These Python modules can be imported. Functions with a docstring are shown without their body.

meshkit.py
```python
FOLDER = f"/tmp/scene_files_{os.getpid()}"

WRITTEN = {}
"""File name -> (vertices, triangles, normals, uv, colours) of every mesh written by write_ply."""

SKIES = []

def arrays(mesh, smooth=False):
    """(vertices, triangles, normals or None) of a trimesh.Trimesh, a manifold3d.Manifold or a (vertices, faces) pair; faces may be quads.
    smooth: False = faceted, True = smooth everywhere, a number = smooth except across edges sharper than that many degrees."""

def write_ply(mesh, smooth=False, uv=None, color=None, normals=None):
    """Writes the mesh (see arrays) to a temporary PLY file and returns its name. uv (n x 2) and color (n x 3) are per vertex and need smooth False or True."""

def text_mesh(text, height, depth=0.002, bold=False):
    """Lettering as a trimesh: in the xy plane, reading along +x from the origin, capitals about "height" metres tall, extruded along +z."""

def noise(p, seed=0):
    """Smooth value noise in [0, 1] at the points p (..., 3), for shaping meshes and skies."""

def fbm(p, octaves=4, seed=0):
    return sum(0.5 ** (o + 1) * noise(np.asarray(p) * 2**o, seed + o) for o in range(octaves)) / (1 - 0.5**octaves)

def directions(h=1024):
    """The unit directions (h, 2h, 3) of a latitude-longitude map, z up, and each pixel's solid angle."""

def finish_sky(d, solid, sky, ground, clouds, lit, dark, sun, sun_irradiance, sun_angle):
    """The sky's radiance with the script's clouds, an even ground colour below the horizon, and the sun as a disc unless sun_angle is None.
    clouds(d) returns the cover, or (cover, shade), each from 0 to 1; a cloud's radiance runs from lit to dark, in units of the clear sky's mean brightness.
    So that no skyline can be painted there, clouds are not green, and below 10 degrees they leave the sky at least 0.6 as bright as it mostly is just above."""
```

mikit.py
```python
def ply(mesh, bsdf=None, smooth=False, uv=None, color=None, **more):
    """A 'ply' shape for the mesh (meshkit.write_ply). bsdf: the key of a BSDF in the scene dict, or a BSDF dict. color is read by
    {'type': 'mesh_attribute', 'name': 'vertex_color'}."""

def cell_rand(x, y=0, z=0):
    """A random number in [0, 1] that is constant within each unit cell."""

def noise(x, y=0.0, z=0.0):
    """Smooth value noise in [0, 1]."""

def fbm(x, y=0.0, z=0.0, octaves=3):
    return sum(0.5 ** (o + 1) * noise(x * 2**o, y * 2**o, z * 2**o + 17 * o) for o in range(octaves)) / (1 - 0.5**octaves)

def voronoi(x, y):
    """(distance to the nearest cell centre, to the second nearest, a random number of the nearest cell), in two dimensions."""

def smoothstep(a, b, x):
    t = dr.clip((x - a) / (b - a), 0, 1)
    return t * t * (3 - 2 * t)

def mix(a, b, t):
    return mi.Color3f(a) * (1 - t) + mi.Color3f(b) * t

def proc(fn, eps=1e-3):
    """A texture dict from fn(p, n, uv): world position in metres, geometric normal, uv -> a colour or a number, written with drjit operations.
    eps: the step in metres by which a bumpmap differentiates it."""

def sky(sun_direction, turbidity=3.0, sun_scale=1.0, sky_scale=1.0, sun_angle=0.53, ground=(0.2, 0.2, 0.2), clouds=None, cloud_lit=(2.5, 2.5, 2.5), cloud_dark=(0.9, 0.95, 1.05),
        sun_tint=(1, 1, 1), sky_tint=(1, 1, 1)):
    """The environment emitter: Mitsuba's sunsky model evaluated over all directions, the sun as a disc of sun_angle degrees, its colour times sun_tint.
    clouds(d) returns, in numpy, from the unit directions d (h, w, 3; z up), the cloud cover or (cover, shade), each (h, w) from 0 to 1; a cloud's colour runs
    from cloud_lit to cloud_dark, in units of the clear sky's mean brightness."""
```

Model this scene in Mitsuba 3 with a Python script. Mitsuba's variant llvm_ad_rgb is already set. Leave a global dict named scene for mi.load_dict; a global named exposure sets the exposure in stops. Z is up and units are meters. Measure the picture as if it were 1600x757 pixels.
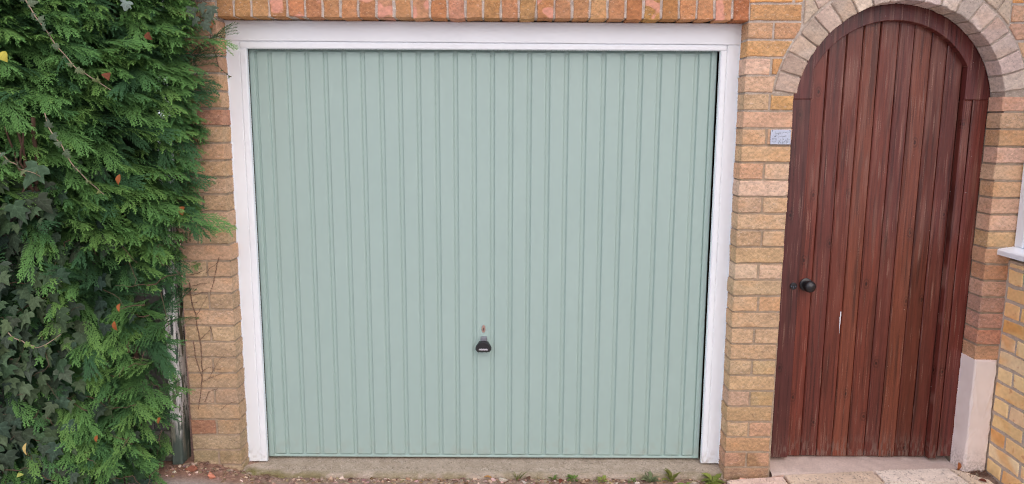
import math, random
import numpy as np, trimesh, shapely, drjit as dr, mitsuba as mi
from shapely.geometry import Polygon, Point, box
from shapely.ops import unary_union
import mikit, meshkit
from mikit import noise, fbm, voronoi, smoothstep, mix, cell_rand

T = mi.ScalarTransform4f
scene, labels = {}, {}
rng = np.random.default_rng(7)
random.seed(7)

# ---------------------------------------------------------------- camera, sky, exposure
exposure = 2.67
CX, CD, CZ, PITCH, ROLL, FOCAL = 1.2035, 3.3491, 1.6555, 0.1617, -0.0045, 1172.83
_f = np.array([0, math.cos(PITCH), -math.sin(PITCH)])
_u0 = np.array([0, math.sin(PITCH), math.cos(PITCH)])
_r0 = np.array([1.0, 0, 0])
_up = math.cos(ROLL) * _u0 + math.sin(ROLL) * _r0
eye = np.array([CX, -CD, CZ])
scene['camera'] = {
    'type': 'perspective', 'fov_axis': 'x', 'fov': 2 * math.degrees(math.atan(800 / FOCAL)),
    'near_clip': 0.05, 'far_clip': 400.0,
    'to_world': T().look_at(origin=eye.tolist(), target=(eye + _f).tolist(), up=_up.tolist()),
}
scene['sky'] = mikit.sky((0.25, -0.90, 0.62), turbidity=3, sun_scale=0.2, sun_angle=60, clouds=lambda d: 1.0,
                         cloud_lit=(2.28, 2.29, 2.75), sun_tint=(0.92, 0.94, 1.1), ground=(0.2, 0.2, 0.2))

_right = math.cos(ROLL) * _r0 - math.sin(ROLL) * _u0
def uy(u, v, y):
    """the point of the plane y = const that the photograph shows at pixel (u, v)"""
    d = _f + _right * (u - 800) / FOCAL - _up * (v - 378.5) / FOCAL
    return np.array([CX, -CD, CZ]) + (y + CD) / d[1] * d

# ---------------------------------------------------------------- naming helpers
_used, _count = set(), {}
def fresh(key):
    if key not in _used:
        _used.add(key)
        return key
    i = _count.get(key, 0) + 1
    while f'{key}_{i:03d}' in _used:
        i += 1
    _count[key] = i
    k = f'{key}_{i:03d}'
    _used.add(k)
    return k

def thing(name, label, category, group=None, kind=None):
    k = fresh(name)
    labels[k] = {'label': label, 'category': category, 'kind': kind or 'thing'}
    if group: labels[k]['group'] = group
    return k

def put(parent, name, shape):
    k = fresh(f'{parent}__{name}')
    scene[k] = shape
    return k

def whole(name, shape, label, category, group=None, kind=None):
    k = thing(name, label, category, group, kind)
    scene[k] = shape
    return k

def struct(name, shape, label):
    k = fresh(name)
    scene[k] = shape
    labels[k] = {'label': label, 'kind': 'structure'}
    return k

# ---------------------------------------------------------------- colour helpers
KE = 0.86
def lin(c):
    c = np.asarray(c, float) / 255
    return np.where(c < 0.04045, c / 12.92, ((c + 0.055) / 1.055) ** 2.4)
def warm(c, b=12.):
    c = np.asarray(c, float); g = c.mean(); m = np.array([206, 168, 124.]) if b > 3 else np.array([176, 126, 84.]) if b > 0 else np.array([190, 164, 142.])
    q = .62 if b > 0 else .85
    c = c * q + m * (1 - q)
    c = c + [0, 2, b * .75 if b > 0 else 1]
    return np.clip((c * .90 + c.mean() * .10) * .975, 0, 255)
def alb(c, k=KE):
    return np.clip(lin(c) / k, 0, 0.9)
def pack(a, seed=None):
    """albedo -> whole numbers that ride in the uv of a piece (red, green | blue, seed)"""
    q = np.clip(np.round(np.asarray(a, float) ** (1 / 2.2) * 63), 0, 63).astype(int)
    s = int(rng.integers(0, 64)) if seed is None else int(seed)
    return q[0] * 64 + q[1], q[2] * 64 + s
def puv(mesh, a, seed=None):
    U, V = pack(a, seed)
    v = np.asarray(mesh.vertices)
    c = v.mean(0)
    return np.c_[U + .5 + .05 * ((v[:, 0] - c[0]) + .7 * (v[:, 1] - c[1])), V + .5 + .05 * ((v[:, 2] - c[2]) + .37 * (v[:, 1] - c[1]))]
def unpack(uv):
    U, V = dr.floor(uv.x), dr.floor(uv.y)
    r = dr.floor(U / 64); g = U - 64 * r
    b = dr.floor(V / 64); s = V - 64 * b
    return mi.Color3f((r / 63) ** 2.2, (g / 63) ** 2.2, (b / 63) ** 2.2), s
def lum(c): return .3 * c[0] + .6 * c[1] + .1 * c[2]

# ---------------------------------------------------------------- materials
def two(b): return {'type': 'twosided', 'bsdf': b}
def rgb(*c): return {'type': 'rgb', 'value': [float(x) for x in c]}
def prin(col, rough=.6, spec=.4, **k): return {'type': 'principled', 'base_color': col, 'roughness': rough, 'specular': spec, **k}
def bump(b, fn, scale=1.0, eps=1e-3): return {'type': 'bumpmap', 'arbitrary': mikit.proc(fn, eps), 'scale': scale, 'bsdf': b}

def brick_col(p, n, uv):
    c, s = unpack(uv)
    f = noise(p.x * 520, p.y * 520, p.z * 520)
    m = fbm(p.x * 95 + s * 3.1, p.y * 95, p.z * 95, 3)
    l = fbm(p.x * 11 + s * 5.7, p.y * 11, p.z * 14 + s, 2)
    k = (.62 + .76 * m) * (.80 + .40 * f)
    col = c * k
    col = mix(col, col * mi.Color3f(1.05, .90, .74), smoothstep(.52, .78, l) * .40)
    col = mix(col, col * mi.Color3f(.80, .78, .78), smoothstep(.50, .28, l) * .55)
    pits = smoothstep(.80, .90, noise(p.x * 210 + s, p.y * 210, p.z * 210))
    col = mix(col, col * .55, pits * .8)
    pale = smoothstep(.80, .92, noise(p.x * 170 + s, p.y * 170 + 9, p.z * 170))
    col = mix(col, mi.Color3f(.66, .58, .50), pale * .40)
    spall = smoothstep(.60, .66, fbm(p.x * 17 + s * 2.3, p.y * 17, p.z * 17 + s, 2)) * dr.select(s > 51.5, 1.0, 0.0)
    col = mix(col, mi.Color3f(.62, .30, .22) * (.75 + .5 * m), spall * .8)
    low = smoothstep(.32, .0, p.z + .12 * (m - .5)) * smoothstep(.35, .6, fbm(p.x * 9, p.y * 9, p.z * 13, 3))
    col = mix(col, col * mi.Color3f(.62, .66, .52), low * .7)
    return col
def brick_bump(p, n, uv):
    return .0012 * fbm(p.x * 75, p.y * 75, p.z * 75, 3) + .0008 * noise(p.x * 330, p.y * 330, p.z * 330)
scene['mat_brick'] = two(bump(prin(mikit.proc(brick_col), .92, .2), brick_bump, 1.0, 8e-4))

def mortar_col(p, n, uv):
    f = noise(p.x * 260, p.y * 260, p.z * 260)
    m = fbm(p.x * 60, p.y * 60, p.z * 60, 3)
    up = smoothstep(1.55, 2.0, p.z + .3 * (fbm(p.x * 4, 0, p.z * 4, 2) - .5))
    c = mix((.33, .255, .18), (.42, .36, .30), up)
    c = c * (.65 + .7 * m)
    return mix(c, mi.Color3f(.72, .68, .64), smoothstep(.62, .85, f) * (.15 + .55 * up))
def mortar_bump(p, n, uv): return .004 * fbm(p.x * 90, p.y * 90, p.z * 90, 3)
scene['mat_mortar'] = two(bump(prin(mikit.proc(mortar_col), .95, .15), mortar_bump, 1.0, 1e-3))
def mortar2_col(p, n, uv):
    m = fbm(p.x * 80, p.y * 80, p.z * 80, 3)
    return mi.Color3f(.47, .40, .32) * (.7 + .6 * m)
scene['mat_bay_mortar'] = two(bump(prin(mikit.proc(mortar2_col), .95, .15), mortar_bump, .5, 1e-3))
def smooth_brick_col(p, n, uv):
    c, s = unpack(uv)
    m = fbm(p.x * 70 + s, p.y * 70, p.z * 70, 3)
    l = fbm(p.x * 9 + s * 3, p.y * 9 + s, p.z * 13, 2)
    c = c * (.86 + .28 * m)
    c = mix(c, c * mi.Color3f(.92, .70, .48), smoothstep(.5, .8, l) * .8)
    red = smoothstep(.70, .80, fbm(p.x * 45, p.y * 45 + s, p.z * 45, 2)) * dr.select(cell_rand(s, 9) > .7, 1.0, 0.0)
    return mix(c, mi.Color3f(.5, .16, .08), red * .5)
def smooth_brick_bump(p, n, uv): return .0012 * fbm(p.x * 60, p.y * 60, p.z * 60, 3)
scene['mat_smooth_brick'] = two(bump(prin(mikit.proc(smooth_brick_col), .75, .3), smooth_brick_bump, 1.0, 1e-3))

def white_col(p, n, uv):
    g = fbm(p.x * 14, p.y * 14, p.z * 3, 3)
    d = smoothstep(.10, .0, p.z) * smoothstep(.4, .7, fbm(p.x * 60, p.y * 60, p.z * 40, 2))
    c = mix((.805, .855, .885), (.78, .825, .855), g)
    return mix(c, mi.Color3f(.5, .45, .38), d * .5)
scene['mat_white'] = two(prin(mikit.proc(white_col), .38, .45))
def green_col(p, n, uv):
    g = fbm(p.x * 6, p.y * 6, p.z * 3, 3)
    c = mix((.318, .432, .394), (.336, .452, .412), g)
    d = smoothstep(.16, .0, p.z) * smoothstep(.45, .75, fbm(p.x * 40, p.y, p.z * 26, 3))
    return mix(c, mi.Color3f(.33, .36, .30), d * .35)
def green_bump(p, n, uv): return .0007 * noise(p.x * 5, p.y, p.z * 2.2)
scene['mat_green'] = two(bump(prin(mikit.proc(green_col), .42, .4), green_bump, 1.0, 1e-3))

def wood_col(p, n, uv):
    c, s = unpack(uv)
    x, z = p.x + .011 * fbm(s * 3.7, 0, p.z * 2.1, 2), p.z + s * 1.37
    gz = fbm(x * 95 + s * 7.7, p.y * 60, z * 2.2, 3)
    st = fbm(x * 330 + s, p.y * 200, z * 7.0, 3)
    fine = noise(x * 900, p.y * 900, z * 22)
    k = .60 + .58 * gz + .60 * (st - .5) + .25 * (fine - .5)
    k = k * (1 - .42 * smoothstep(.56, .70, fbm(x * 130 + s * 5, 0, z * 1.9 + 4, 3)))
    col = c * k
    # knots: one chance per stretch of board
    cz = dr.floor(z * 2.6); kz = (cz + .2 + .6 * cell_rand(cz, s, 3)) / 2.6
    kx = (cell_rand(cz, s, 5) - .5) * .05
    lx = (uv.x - dr.floor(uv.x) - .5) / .05
    d = dr.sqrt(dr.square((lx - kx) * 1.25) + dr.square((z - kz) * .72))
    has = dr.select(cell_rand(cz, s, 7) > .50, 1.0, 0.0)
    ring = .5 + .5 * dr.sin(d * 560 + 5 * gz)
    col = mix(col, col * (.42 + .62 * ring), has * smoothstep(.034, .010, d) * .8)
    col = mix(col, col * .38, has * smoothstep(.009, .004, d) * .85)
    worn = smoothstep(.52, .78, fbm(x * 45 + s * 2, 0, z * 3.0, 3)) * smoothstep(.55, 1.25, p.z)
    col = mix(col, mi.Color3f(.205, .092, .066) * (.45 + 1.1 * st), worn * .5)
    pale = smoothstep(.70, .86, fbm(x * 210 + s * 9, 0, z * 5, 2))
    col = mix(col, mi.Color3f(.34, .20, .15), pale * .35)
    foot = smoothstep(.17, .02, p.z) * smoothstep(.42, .66, fbm(x * 170, 0, p.z * 26 + s, 4))
    col = mix(col, mi.Color3f(.22, .165, .135), foot * .5)
    chip = smoothstep(.985, .993, noise(p.x * 85, 3.0, p.z * 60)) * dr.select(cell_rand(s, 21) > .6, 1.0, 0.0)
    return mix(col, mi.Color3f(.6, .52, .48), chip * .7)
def wood_bump(p, n, uv):
    s = dr.floor(uv.y) - 64 * dr.floor(dr.floor(uv.y) / 64)
    return .0011 * fbm(p.x * 210 + s, p.y * 200, p.z * 3.5 + s, 3) + .0007 * fbm(p.x * 40 + s, 0, p.z * 9, 2)
scene['mat_door_wood'] = two(bump(prin(mikit.proc(wood_col), .38, .5), wood_bump, 1.0, 8e-4))

def concrete_col(p, n, uv):
    m = fbm(p.x * 35, p.y * 35, p.z * 35, 4)
    f = noise(p.x * 230, p.y * 230, p.z * 230)
    c = mix((.27, .215, .155), (.47, .40, .32), m)
    c = c * (.75 + .5 * fbm(p.x * 170, p.y * 170, p.z * 170, 2))
    c = mix(c, c * .45, smoothstep(.68, .86, noise(p.x * 230, p.y * 160, p.z * 230)) * .7)
    c = mix(c, mi.Color3f(.66, .62, .56), smoothstep(.80, .92, f) * .6)
    moss = smoothstep(.05, .00, p.y + .03 * (m - .5)) * smoothstep(.30, .56, fbm(p.x * 14, p.y * 20, 0, 3))
    left = smoothstep(.5, -.1, p.x)
    return mix(c, mi.Color3f(.165, .145, .05) * (.6 + .8 * f), moss * (.55 + .4 * left))
def concrete_bump(p, n, uv): return .006 * fbm(p.x * 70, p.y * 70, p.z * 70, 3) + .002 * noise(p.x * 250, p.y * 250, p.z * 250)
scene['mat_concrete'] = two(bump(prin(mikit.proc(concrete_col), .95, .2), concrete_bump, 1.0, 1e-3))
def step_col(p, n, uv):
    m = fbm(p.x * 28, p.y * 28, p.z * 28, 4)
    f = noise(p.x * 260, p.y * 260, p.z * 260)
    c = mix((.50, .405, .345), (.66, .545, .47), m) * (.88 + .24 * f)
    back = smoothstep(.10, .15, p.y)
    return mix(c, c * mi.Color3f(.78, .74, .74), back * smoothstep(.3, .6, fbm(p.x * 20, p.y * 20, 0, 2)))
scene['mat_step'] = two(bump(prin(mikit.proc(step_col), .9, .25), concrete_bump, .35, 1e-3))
def slab_col(p, n, uv):
    c, s = unpack(uv)
    m = fbm(p.x * 22 + s, p.y * 22, p.z * 22, 4)
    f = noise(p.x * 190, p.y * 190, p.z * 190)
    c = c * (.72 + .5 * m) * (.85 + .3 * f)
    return mix(c, mi.Color3f(.13, .11, .09), smoothstep(.60, .74, fbm(p.x * 130 + s, p.y * 70, 3, 4)) * .45)
scene['mat_slab'] = two(bump(prin(mikit.proc(slab_col), .92, .2), concrete_bump, .4, 1e-3))
def soil_col(p, n, uv):
    m = fbm(p.x * 26, p.y * 26, p.z * 26, 4)
    f = fbm(p.x * 150, p.y * 150, p.z * 150, 2)
    c = mix((.15, .10, .075), (.36, .27, .215), m) * (.6 + .8 * f)
    left = smoothstep(.15, -.15, p.x)
    c = mix(c, c * mi.Color3f(1.1, .80, .70), left * .6)
    far = smoothstep(-.08, -.20, p.y)
    return mix(c, mi.Color3f(.33, .29, .26) * (.8 + .4 * f), far)
def soil_bump(p, n, uv): return .008 * fbm(p.x * 80, p.y * 80, p.z * 80, 3)
scene['mat_ground'] = two(bump(prin(mikit.proc(soil_col), .95, .15), soil_bump, 1.0, 1e-3))
def render_col(p, n, uv):
    m = fbm(p.x * 25, p.y * 25, p.z * 18, 3)
    c = mix((.85, .765, .70), (.75, .665, .605), m)
    d = smoothstep(.16, .0, p.z) * smoothstep(.42, .60, fbm(p.x * 140, p.y * 140, p.z * 110, 3))
    c = mix(c, mi.Color3f(.40, .35, .29), d * .7)
    return c
def render_bump(p, n, uv): return .0035 * fbm(p.x * 22, p.y * 22, p.z * 22, 3) + .0008 * fbm(p.x * 160, p.y * 160, p.z * 160, 2)
scene['mat_render'] = two(bump(prin(mikit.proc(render_col), .8, .3), render_bump, 1.0, 1e-3))
def post_col(p, n, uv):
    a = fbm(p.x * 55, p.y * 55, p.z * 9, 3)
    g = fbm(p.x * 90, p.y * 90, p.z * 30, 3)
    wood = mix((.14, .15, .11), (.24, .23, .18), a)
    paint = mi.Color3f(.78, .76, .72) * (.85 + .3 * g)
    grn = mi.Color3f(.095, .125, .105) * (.7 + .6 * a)
    c = mix(wood, grn, smoothstep(.40, .52, fbm(p.x * 30, p.y * 30 + 5, p.z * 5, 3)))
    on = smoothstep(.455, .485, fbm(p.x * 75 + 3, p.y * 75, p.z * 14, 4)) * smoothstep(.14, .36, p.z + .3 * (a - .5))
    return mix(c, paint, on)
scene['mat_post'] = two(bump(prin(mikit.proc(post_col), .8, .25), wood_bump, 1.5, 1e-3))
def board_col(p, n, uv):
    c, s = unpack(uv)
    a = fbm(p.x * 60 + s, p.y * 60, p.z * 5, 3)
    l = smoothstep(.5, .7, fbm(p.x * 18, 0, p.z * 14, 3))
    return mix(c * (.6 + .8 * a), mi.Color3f(.19, .20, .15), l * .5)
scene['mat_board'] = two(bump(prin(mikit.proc(board_col), .9, .2), wood_bump, 1.2, 1e-3))
scene['mat_black'] = two(prin(rgb(.014, .014, .016), .28, .5, clearcoat=.3, clearcoat_gloss=.8))
scene['mat_iron'] = two(prin(rgb(.012, .012, .014), .30, .6))
scene['mat_dark'] = two(prin(rgb(.02, .02, .022), .8, .2))
scene['mat_grey_plastic'] = two(prin(rgb(.16, .17, .19), .3, .5))
scene['mat_brass'] = {'type': 'roughconductor', 'material': 'Cu', 'alpha': .3, 'specular_reflectance': rgb(.52, .54, .56)}
scene['mat_chrome'] = two(prin(rgb(.72, .72, .74), .3, .6, metallic=.8))
def alu_col(p, n, uv):
    m = fbm(p.x * 130, p.y * 130, p.z * 90, 3)
    return mix((.38, .43, .52), (.53, .58, .67), m)
scene['mat_aluminium'] = two(prin(mikit.proc(alu_col), .42, .5, metallic=.15))
scene['mat_mark'] = two(prin(rgb(.11, .13, .17), .7, .3))
scene['mat_glass'] = {'type': 'thindielectric', 'int_ior': 1.5}
scene['mat_leafy'] = {'type': 'principledthin', 'base_color': {'type': 'mesh_attribute', 'name': 'vertex_color'}, 'roughness': .62, 'diff_trans': .55, 'eta': 1.4}
scene['mat_stem'] = two(prin({'type': 'mesh_attribute', 'name': 'vertex_color'}, .9, .2))
def ivy_col(p, n, uv):
    c, s = unpack(uv)
    x, y = (uv.x - dr.floor(uv.x) - .5) / .4, (uv.y - dr.floor(uv.y) - .3) / .4
    ax = dr.abs(x)
    v = dr.minimum(ax, dr.minimum(dr.abs(y - .10 - ax * .85) * .75, dr.abs(y + .05 - ax * .05)))
    v = dr.minimum(v, dr.abs(y - .42 - ax * 1.1) * .7 + .004)
    vein = smoothstep(.030, .006, v)
    m = fbm(x * 9 + s, y * 9, s, 3)
    c = c * (.7 + .6 * m)
    return mix(c, c * 1.5 + mi.Color3f(.03, .045, .03), vein * .32)
scene['mat_ivy'] = {'type': 'principledthin', 'base_color': mikit.proc(ivy_col), 'roughness': .42, 'diff_trans': .3, 'eta': 1.45, 'spec_tint': 0.0}

# ---------------------------------------------------------------- mesh helpers
def wall_map(P): return P                                           # (u, w, v) = (x, y, z): w runs into the wall
def bay_map(P): return np.c_[BAYX + P[:, 1], P[:, 0], P[:, 2]]        # u = y, w runs into the bay wall (+x)
def chunk(poly, front, depth, ch=.003, jit=0., step=.035, bulge=0., mapper=wall_map):
    """a polygon (u, v) as a block: front face at w = front, chamfered rim, sides back to front + depth"""
    poly = shapely.geometry.polygon.orient(poly, 1.0)
    ring = np.array(poly.exterior.coords)[:-1]
    P = []
    for a, b in zip(ring, np.roll(ring, -1, 0)):
        n = max(1, int(round(np.hypot(*(b - a)) / step)))
        P += [a + (b - a) * k / n for k in range(n)]
    P = np.array(P)
    if jit: P = P + rng.normal(0, jit, P.shape)
    e = np.roll(P, -1, 0) - P
    nrm = np.c_[e[:, 1], -e[:, 0]] / np.maximum(np.hypot(e[:, 0], e[:, 1])[:, None], 1e-9)
    n0 = np.roll(nrm, 1, 0)
    mit = (n0 + nrm) / np.maximum(1 + (n0 * nrm).sum(1), .35)[:, None]
    c = ch * (1 + (rng.uniform(-.5, .8, len(P)) if jit else 0 * P[:, 0]))
    Q = P - mit * c[:, None]
    n = len(P)
    inner = Polygon(Q)
    if jit and bulge:
        F = np.array([[k, (k + 1) % n, n] for k in range(n)])
        fv = np.vstack([Q, P.mean(0)])
        fw = np.r_[front + rng.normal(0, bulge * .4, n), front - abs(rng.normal(0, bulge))]
    else:
        fv, F = trimesh.creation.triangulate_polygon(inner, engine='earcut')
        fw = np.full(len(fv), front)
        # rim of the cap must be Q itself
    i = np.arange(n); j = (i + 1) % n
    qw = fw[:n] if (jit and bulge) else np.full(n, front)
    V = np.vstack([np.c_[Q[:, 0], qw, Q[:, 1]], np.c_[P[:, 0], np.full(n, front) + c, P[:, 1]], np.c_[P[:, 0], np.full(n, front + depth), P[:, 1]]])
    q1 = np.stack([i, n + i, n + j, j], 1); q2 = np.stack([n + i, 2 * n + i, 2 * n + j, n + j], 1)
    f = np.vstack([q[:, [0, 1, 2]] for q in (q1, q2)] + [q[:, [0, 2, 3]] for q in (q1, q2)])
    cap = np.asarray(F)
    a, b, d = fv[cap[0]]
    area = (b[0] - a[0]) * (d[1] - a[1]) - (b[1] - a[1]) * (d[0] - a[0])
    if area < 0: cap = cap[:, ::-1]
    W = np.vstack([V, np.c_[fv[:, 0], fw, fv[:, 1]]])
    f = np.vstack([f, cap + len(V)])
    W = mapper(W)
    return trimesh.Trimesh(W, f, process=False)

def boxm(x0, x1, y0, y1, z0, z1):
    m = trimesh.creation.box((x1 - x0, y1 - y0, z1 - z0)); m.apply_translation(((x0 + x1) / 2, (y0 + y1) / 2, (z0 + z1) / 2))
    return m
def cat(ms): return trimesh.util.concatenate(ms)
def bevel_box(x0, x1, y0, y1, z0, z1, c=.002):
    import manifold3d as m3
    pts = []
    for sx in (0, 1):
        for sy in (0, 1):
            for sz in (0, 1):
                p = np.array([[x0, x1][sx], [y0, y1][sy], [z0, z1][sz]]); d = np.array([1 - 2 * sx, 1 - 2 * sy, 1 - 2 * sz]) * c
                for k in range(3):
                    q = p + d; q[k] = p[k]; pts.append(q)
    return trimesh.Trimesh(np.array(pts)).convex_hull
def hullm(pts): return trimesh.Trimesh(np.array(pts, float)).convex_hull
def tube(pts, rad, sides=6):
    p = np.asarray(pts, float); t = np.gradient(p, axis=0); t /= np.linalg.norm(t, axis=1, keepdims=True) + 1e-12
    a = np.cross(t, np.where(np.abs(t[:, 2:]) < .9, [0, 0, 1.], [1., 0, 0])); a /= np.linalg.norm(a, axis=1, keepdims=True) + 1e-12
    b = np.cross(t, a); ang = np.arange(sides) * 2 * np.pi / sides
    r = np.broadcast_to(rad, (len(p),))
    v = p[:, None] + r[:, None, None] * (np.cos(ang)[None, :, None] * a[:, None] + np.sin(ang)[None, :, None] * b[:, None])
    i, j = np.meshgrid(np.arange(len(p) - 1), np.arange(sides), indexing='ij')
    q = np.stack([i * sides + j, i * sides + (j + 1) % sides, (i + 1) * sides + (j + 1) % sides, (i + 1) * sides + j], -1).reshape(-1, 4)
    return trimesh.Trimesh(v.reshape(-1, 3), np.vstack([q[:, [0, 1, 2]], q[:, [0, 2, 3]]]), process=False)
def wob(c, s=6): return np.clip(np.asarray(c, float) + rng.normal(0, s, 3) * .2 + rng.normal(0, s), 0, 255)

# ================================================================ SETTING: ground
CO, ZT = .0759, 2.1538                      # course height, reference joint
def joint(i): return ZT - CO * i
XL, XR = -.076, 2.218                        # garage opening
PL = -.302                                   # left end of the left pier
DL, DR = 2.440, 3.352                        # arched opening
AC, AZ, AR, AE = 2.902, 1.708, .460, .556     # arch centre, intrados and extrados radius
CORN = 3.455; BAYX = 3.455

def ground_z(x, y):
    x, y = np.asarray(x, float), np.asarray(y, float)
    z = np.interp(x, [-.6, -.32, -.20, -.02, .12, 2.15, 2.45, 3.0, 3.45, 3.8], [.03, .030, .022, -.012, -.040, -.040, -.024, -.012, .006, .006])
    z = z + .004 * (meshkit.fbm(np.stack([x * 9, y * 9, 0 * x], -1), 3, 3) - .5) + .010 * np.clip((meshkit.fbm(np.stack([x * 24, y * 24, 0 * x], -1), 3, 8) - .55), 0, 1) * np.clip(1 - np.abs(y + .02) / .07, 0, 1) * 2
    z = z + .012 * np.clip(y, -2, .1) * 1.0
    mound = .016 * np.exp(-((x + .25) / .09) ** 2 - ((y + .02) / .05) ** 2) + .014 * np.exp(-((x - 3.42) / .07) ** 2 - ((y + .02) / .08) ** 2)
    return z + mound
def sheet(xs, ys):
    X, Y = np.meshgrid(xs, ys, indexing='ij'); Z = ground_z(X, Y)
    v = np.stack([X, Y, Z], -1).reshape(-1, 3); ny = len(ys)
    i, j = np.meshgrid(np.arange(len(xs) - 1), np.arange(ny - 1), indexing='ij')
    q = np.stack([i * ny + j, (i + 1) * ny + j, (i + 1) * ny + j + 1, i * ny + j + 1], -1).reshape(-1, 4)
    return trimesh.Trimesh(v, np.vstack([q[:, [0, 1, 2]], q[:, [0, 2, 3]]]), process=False)
xs = np.r_[np.linspace(-60, -2, 12), np.linspace(-1.6, 4.2, 420), np.linspace(5, 60, 12)]
ys = np.r_[np.linspace(-60, -3, 12), np.linspace(-2.5, -.5, 20), np.linspace(-.45, .3, 75), np.linspace(1, 12, 6)]
struct('driveway', mikit.ply(sheet(xs, ys), 'mat_ground', smooth=True), 'gritty driveway ground along the foot of the house wall')

# ================================================================ WALL
wall = thing('house_wall', 'buff and orange brick house wall around the garage door and the arched door', 'wall')
arch_open = unary_union([box(DL, -1, DR, AZ + .06), Point(AC, AZ).buffer(AR, 64)])
arch_ext = Point(AC, AZ).buffer(AE + .011, 64).intersection(box(0, AZ + .055, 5, 4))
SUR = box(2.456, 2.066, 3.348, 2.42)
garage_open = box(XL, -1, XR, 2.085)
TOPZ = 2.62
core = box(PL + .004, -.1, CORN + .16, TOPZ).difference(garage_open.buffer(.005, join_style=2)).difference(arch_open.buffer(.005, join_style=1)).buffer(0)
core_parts = [trimesh.creation.extrude_polygon(g, .20, engine='earcut') for g in getattr(core, 'geoms', [core])]
cm = cat(core_parts)
v = np.array(cm.vertices); cm = trimesh.Trimesh(np.c_[v[:, 0], .205 - v[:, 1 + 1] + 0 * v[:, 0], v[:, 1]], cm.faces[:, ::-1], process=False)
put(wall, 'mortar', mikit.ply(cm, 'mat_mortar'))

def lay(poly, col, front=0., mat='mat_brick', parent=wall, name='brick', depth=.098, ch=.0022, jit=.0010, bulge=.0005, mapper=wall_map, step=.035, w=6, blue=12., spall=0.):
    fr = front + rng.normal(0, .0012)
    m = chunk(poly, fr, depth + rng.uniform(0, .002), ch, jit, step, bulge, mapper)
    return put(parent, name, mikit.ply(m, mat, uv=puv(m, alb(wob(col, w) if blue is None else warm(wob(col, w), blue), 1.06), int(rng.integers(52, 64)) if rng.uniform() < spall else int(rng.integers(0, 52)))))

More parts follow.
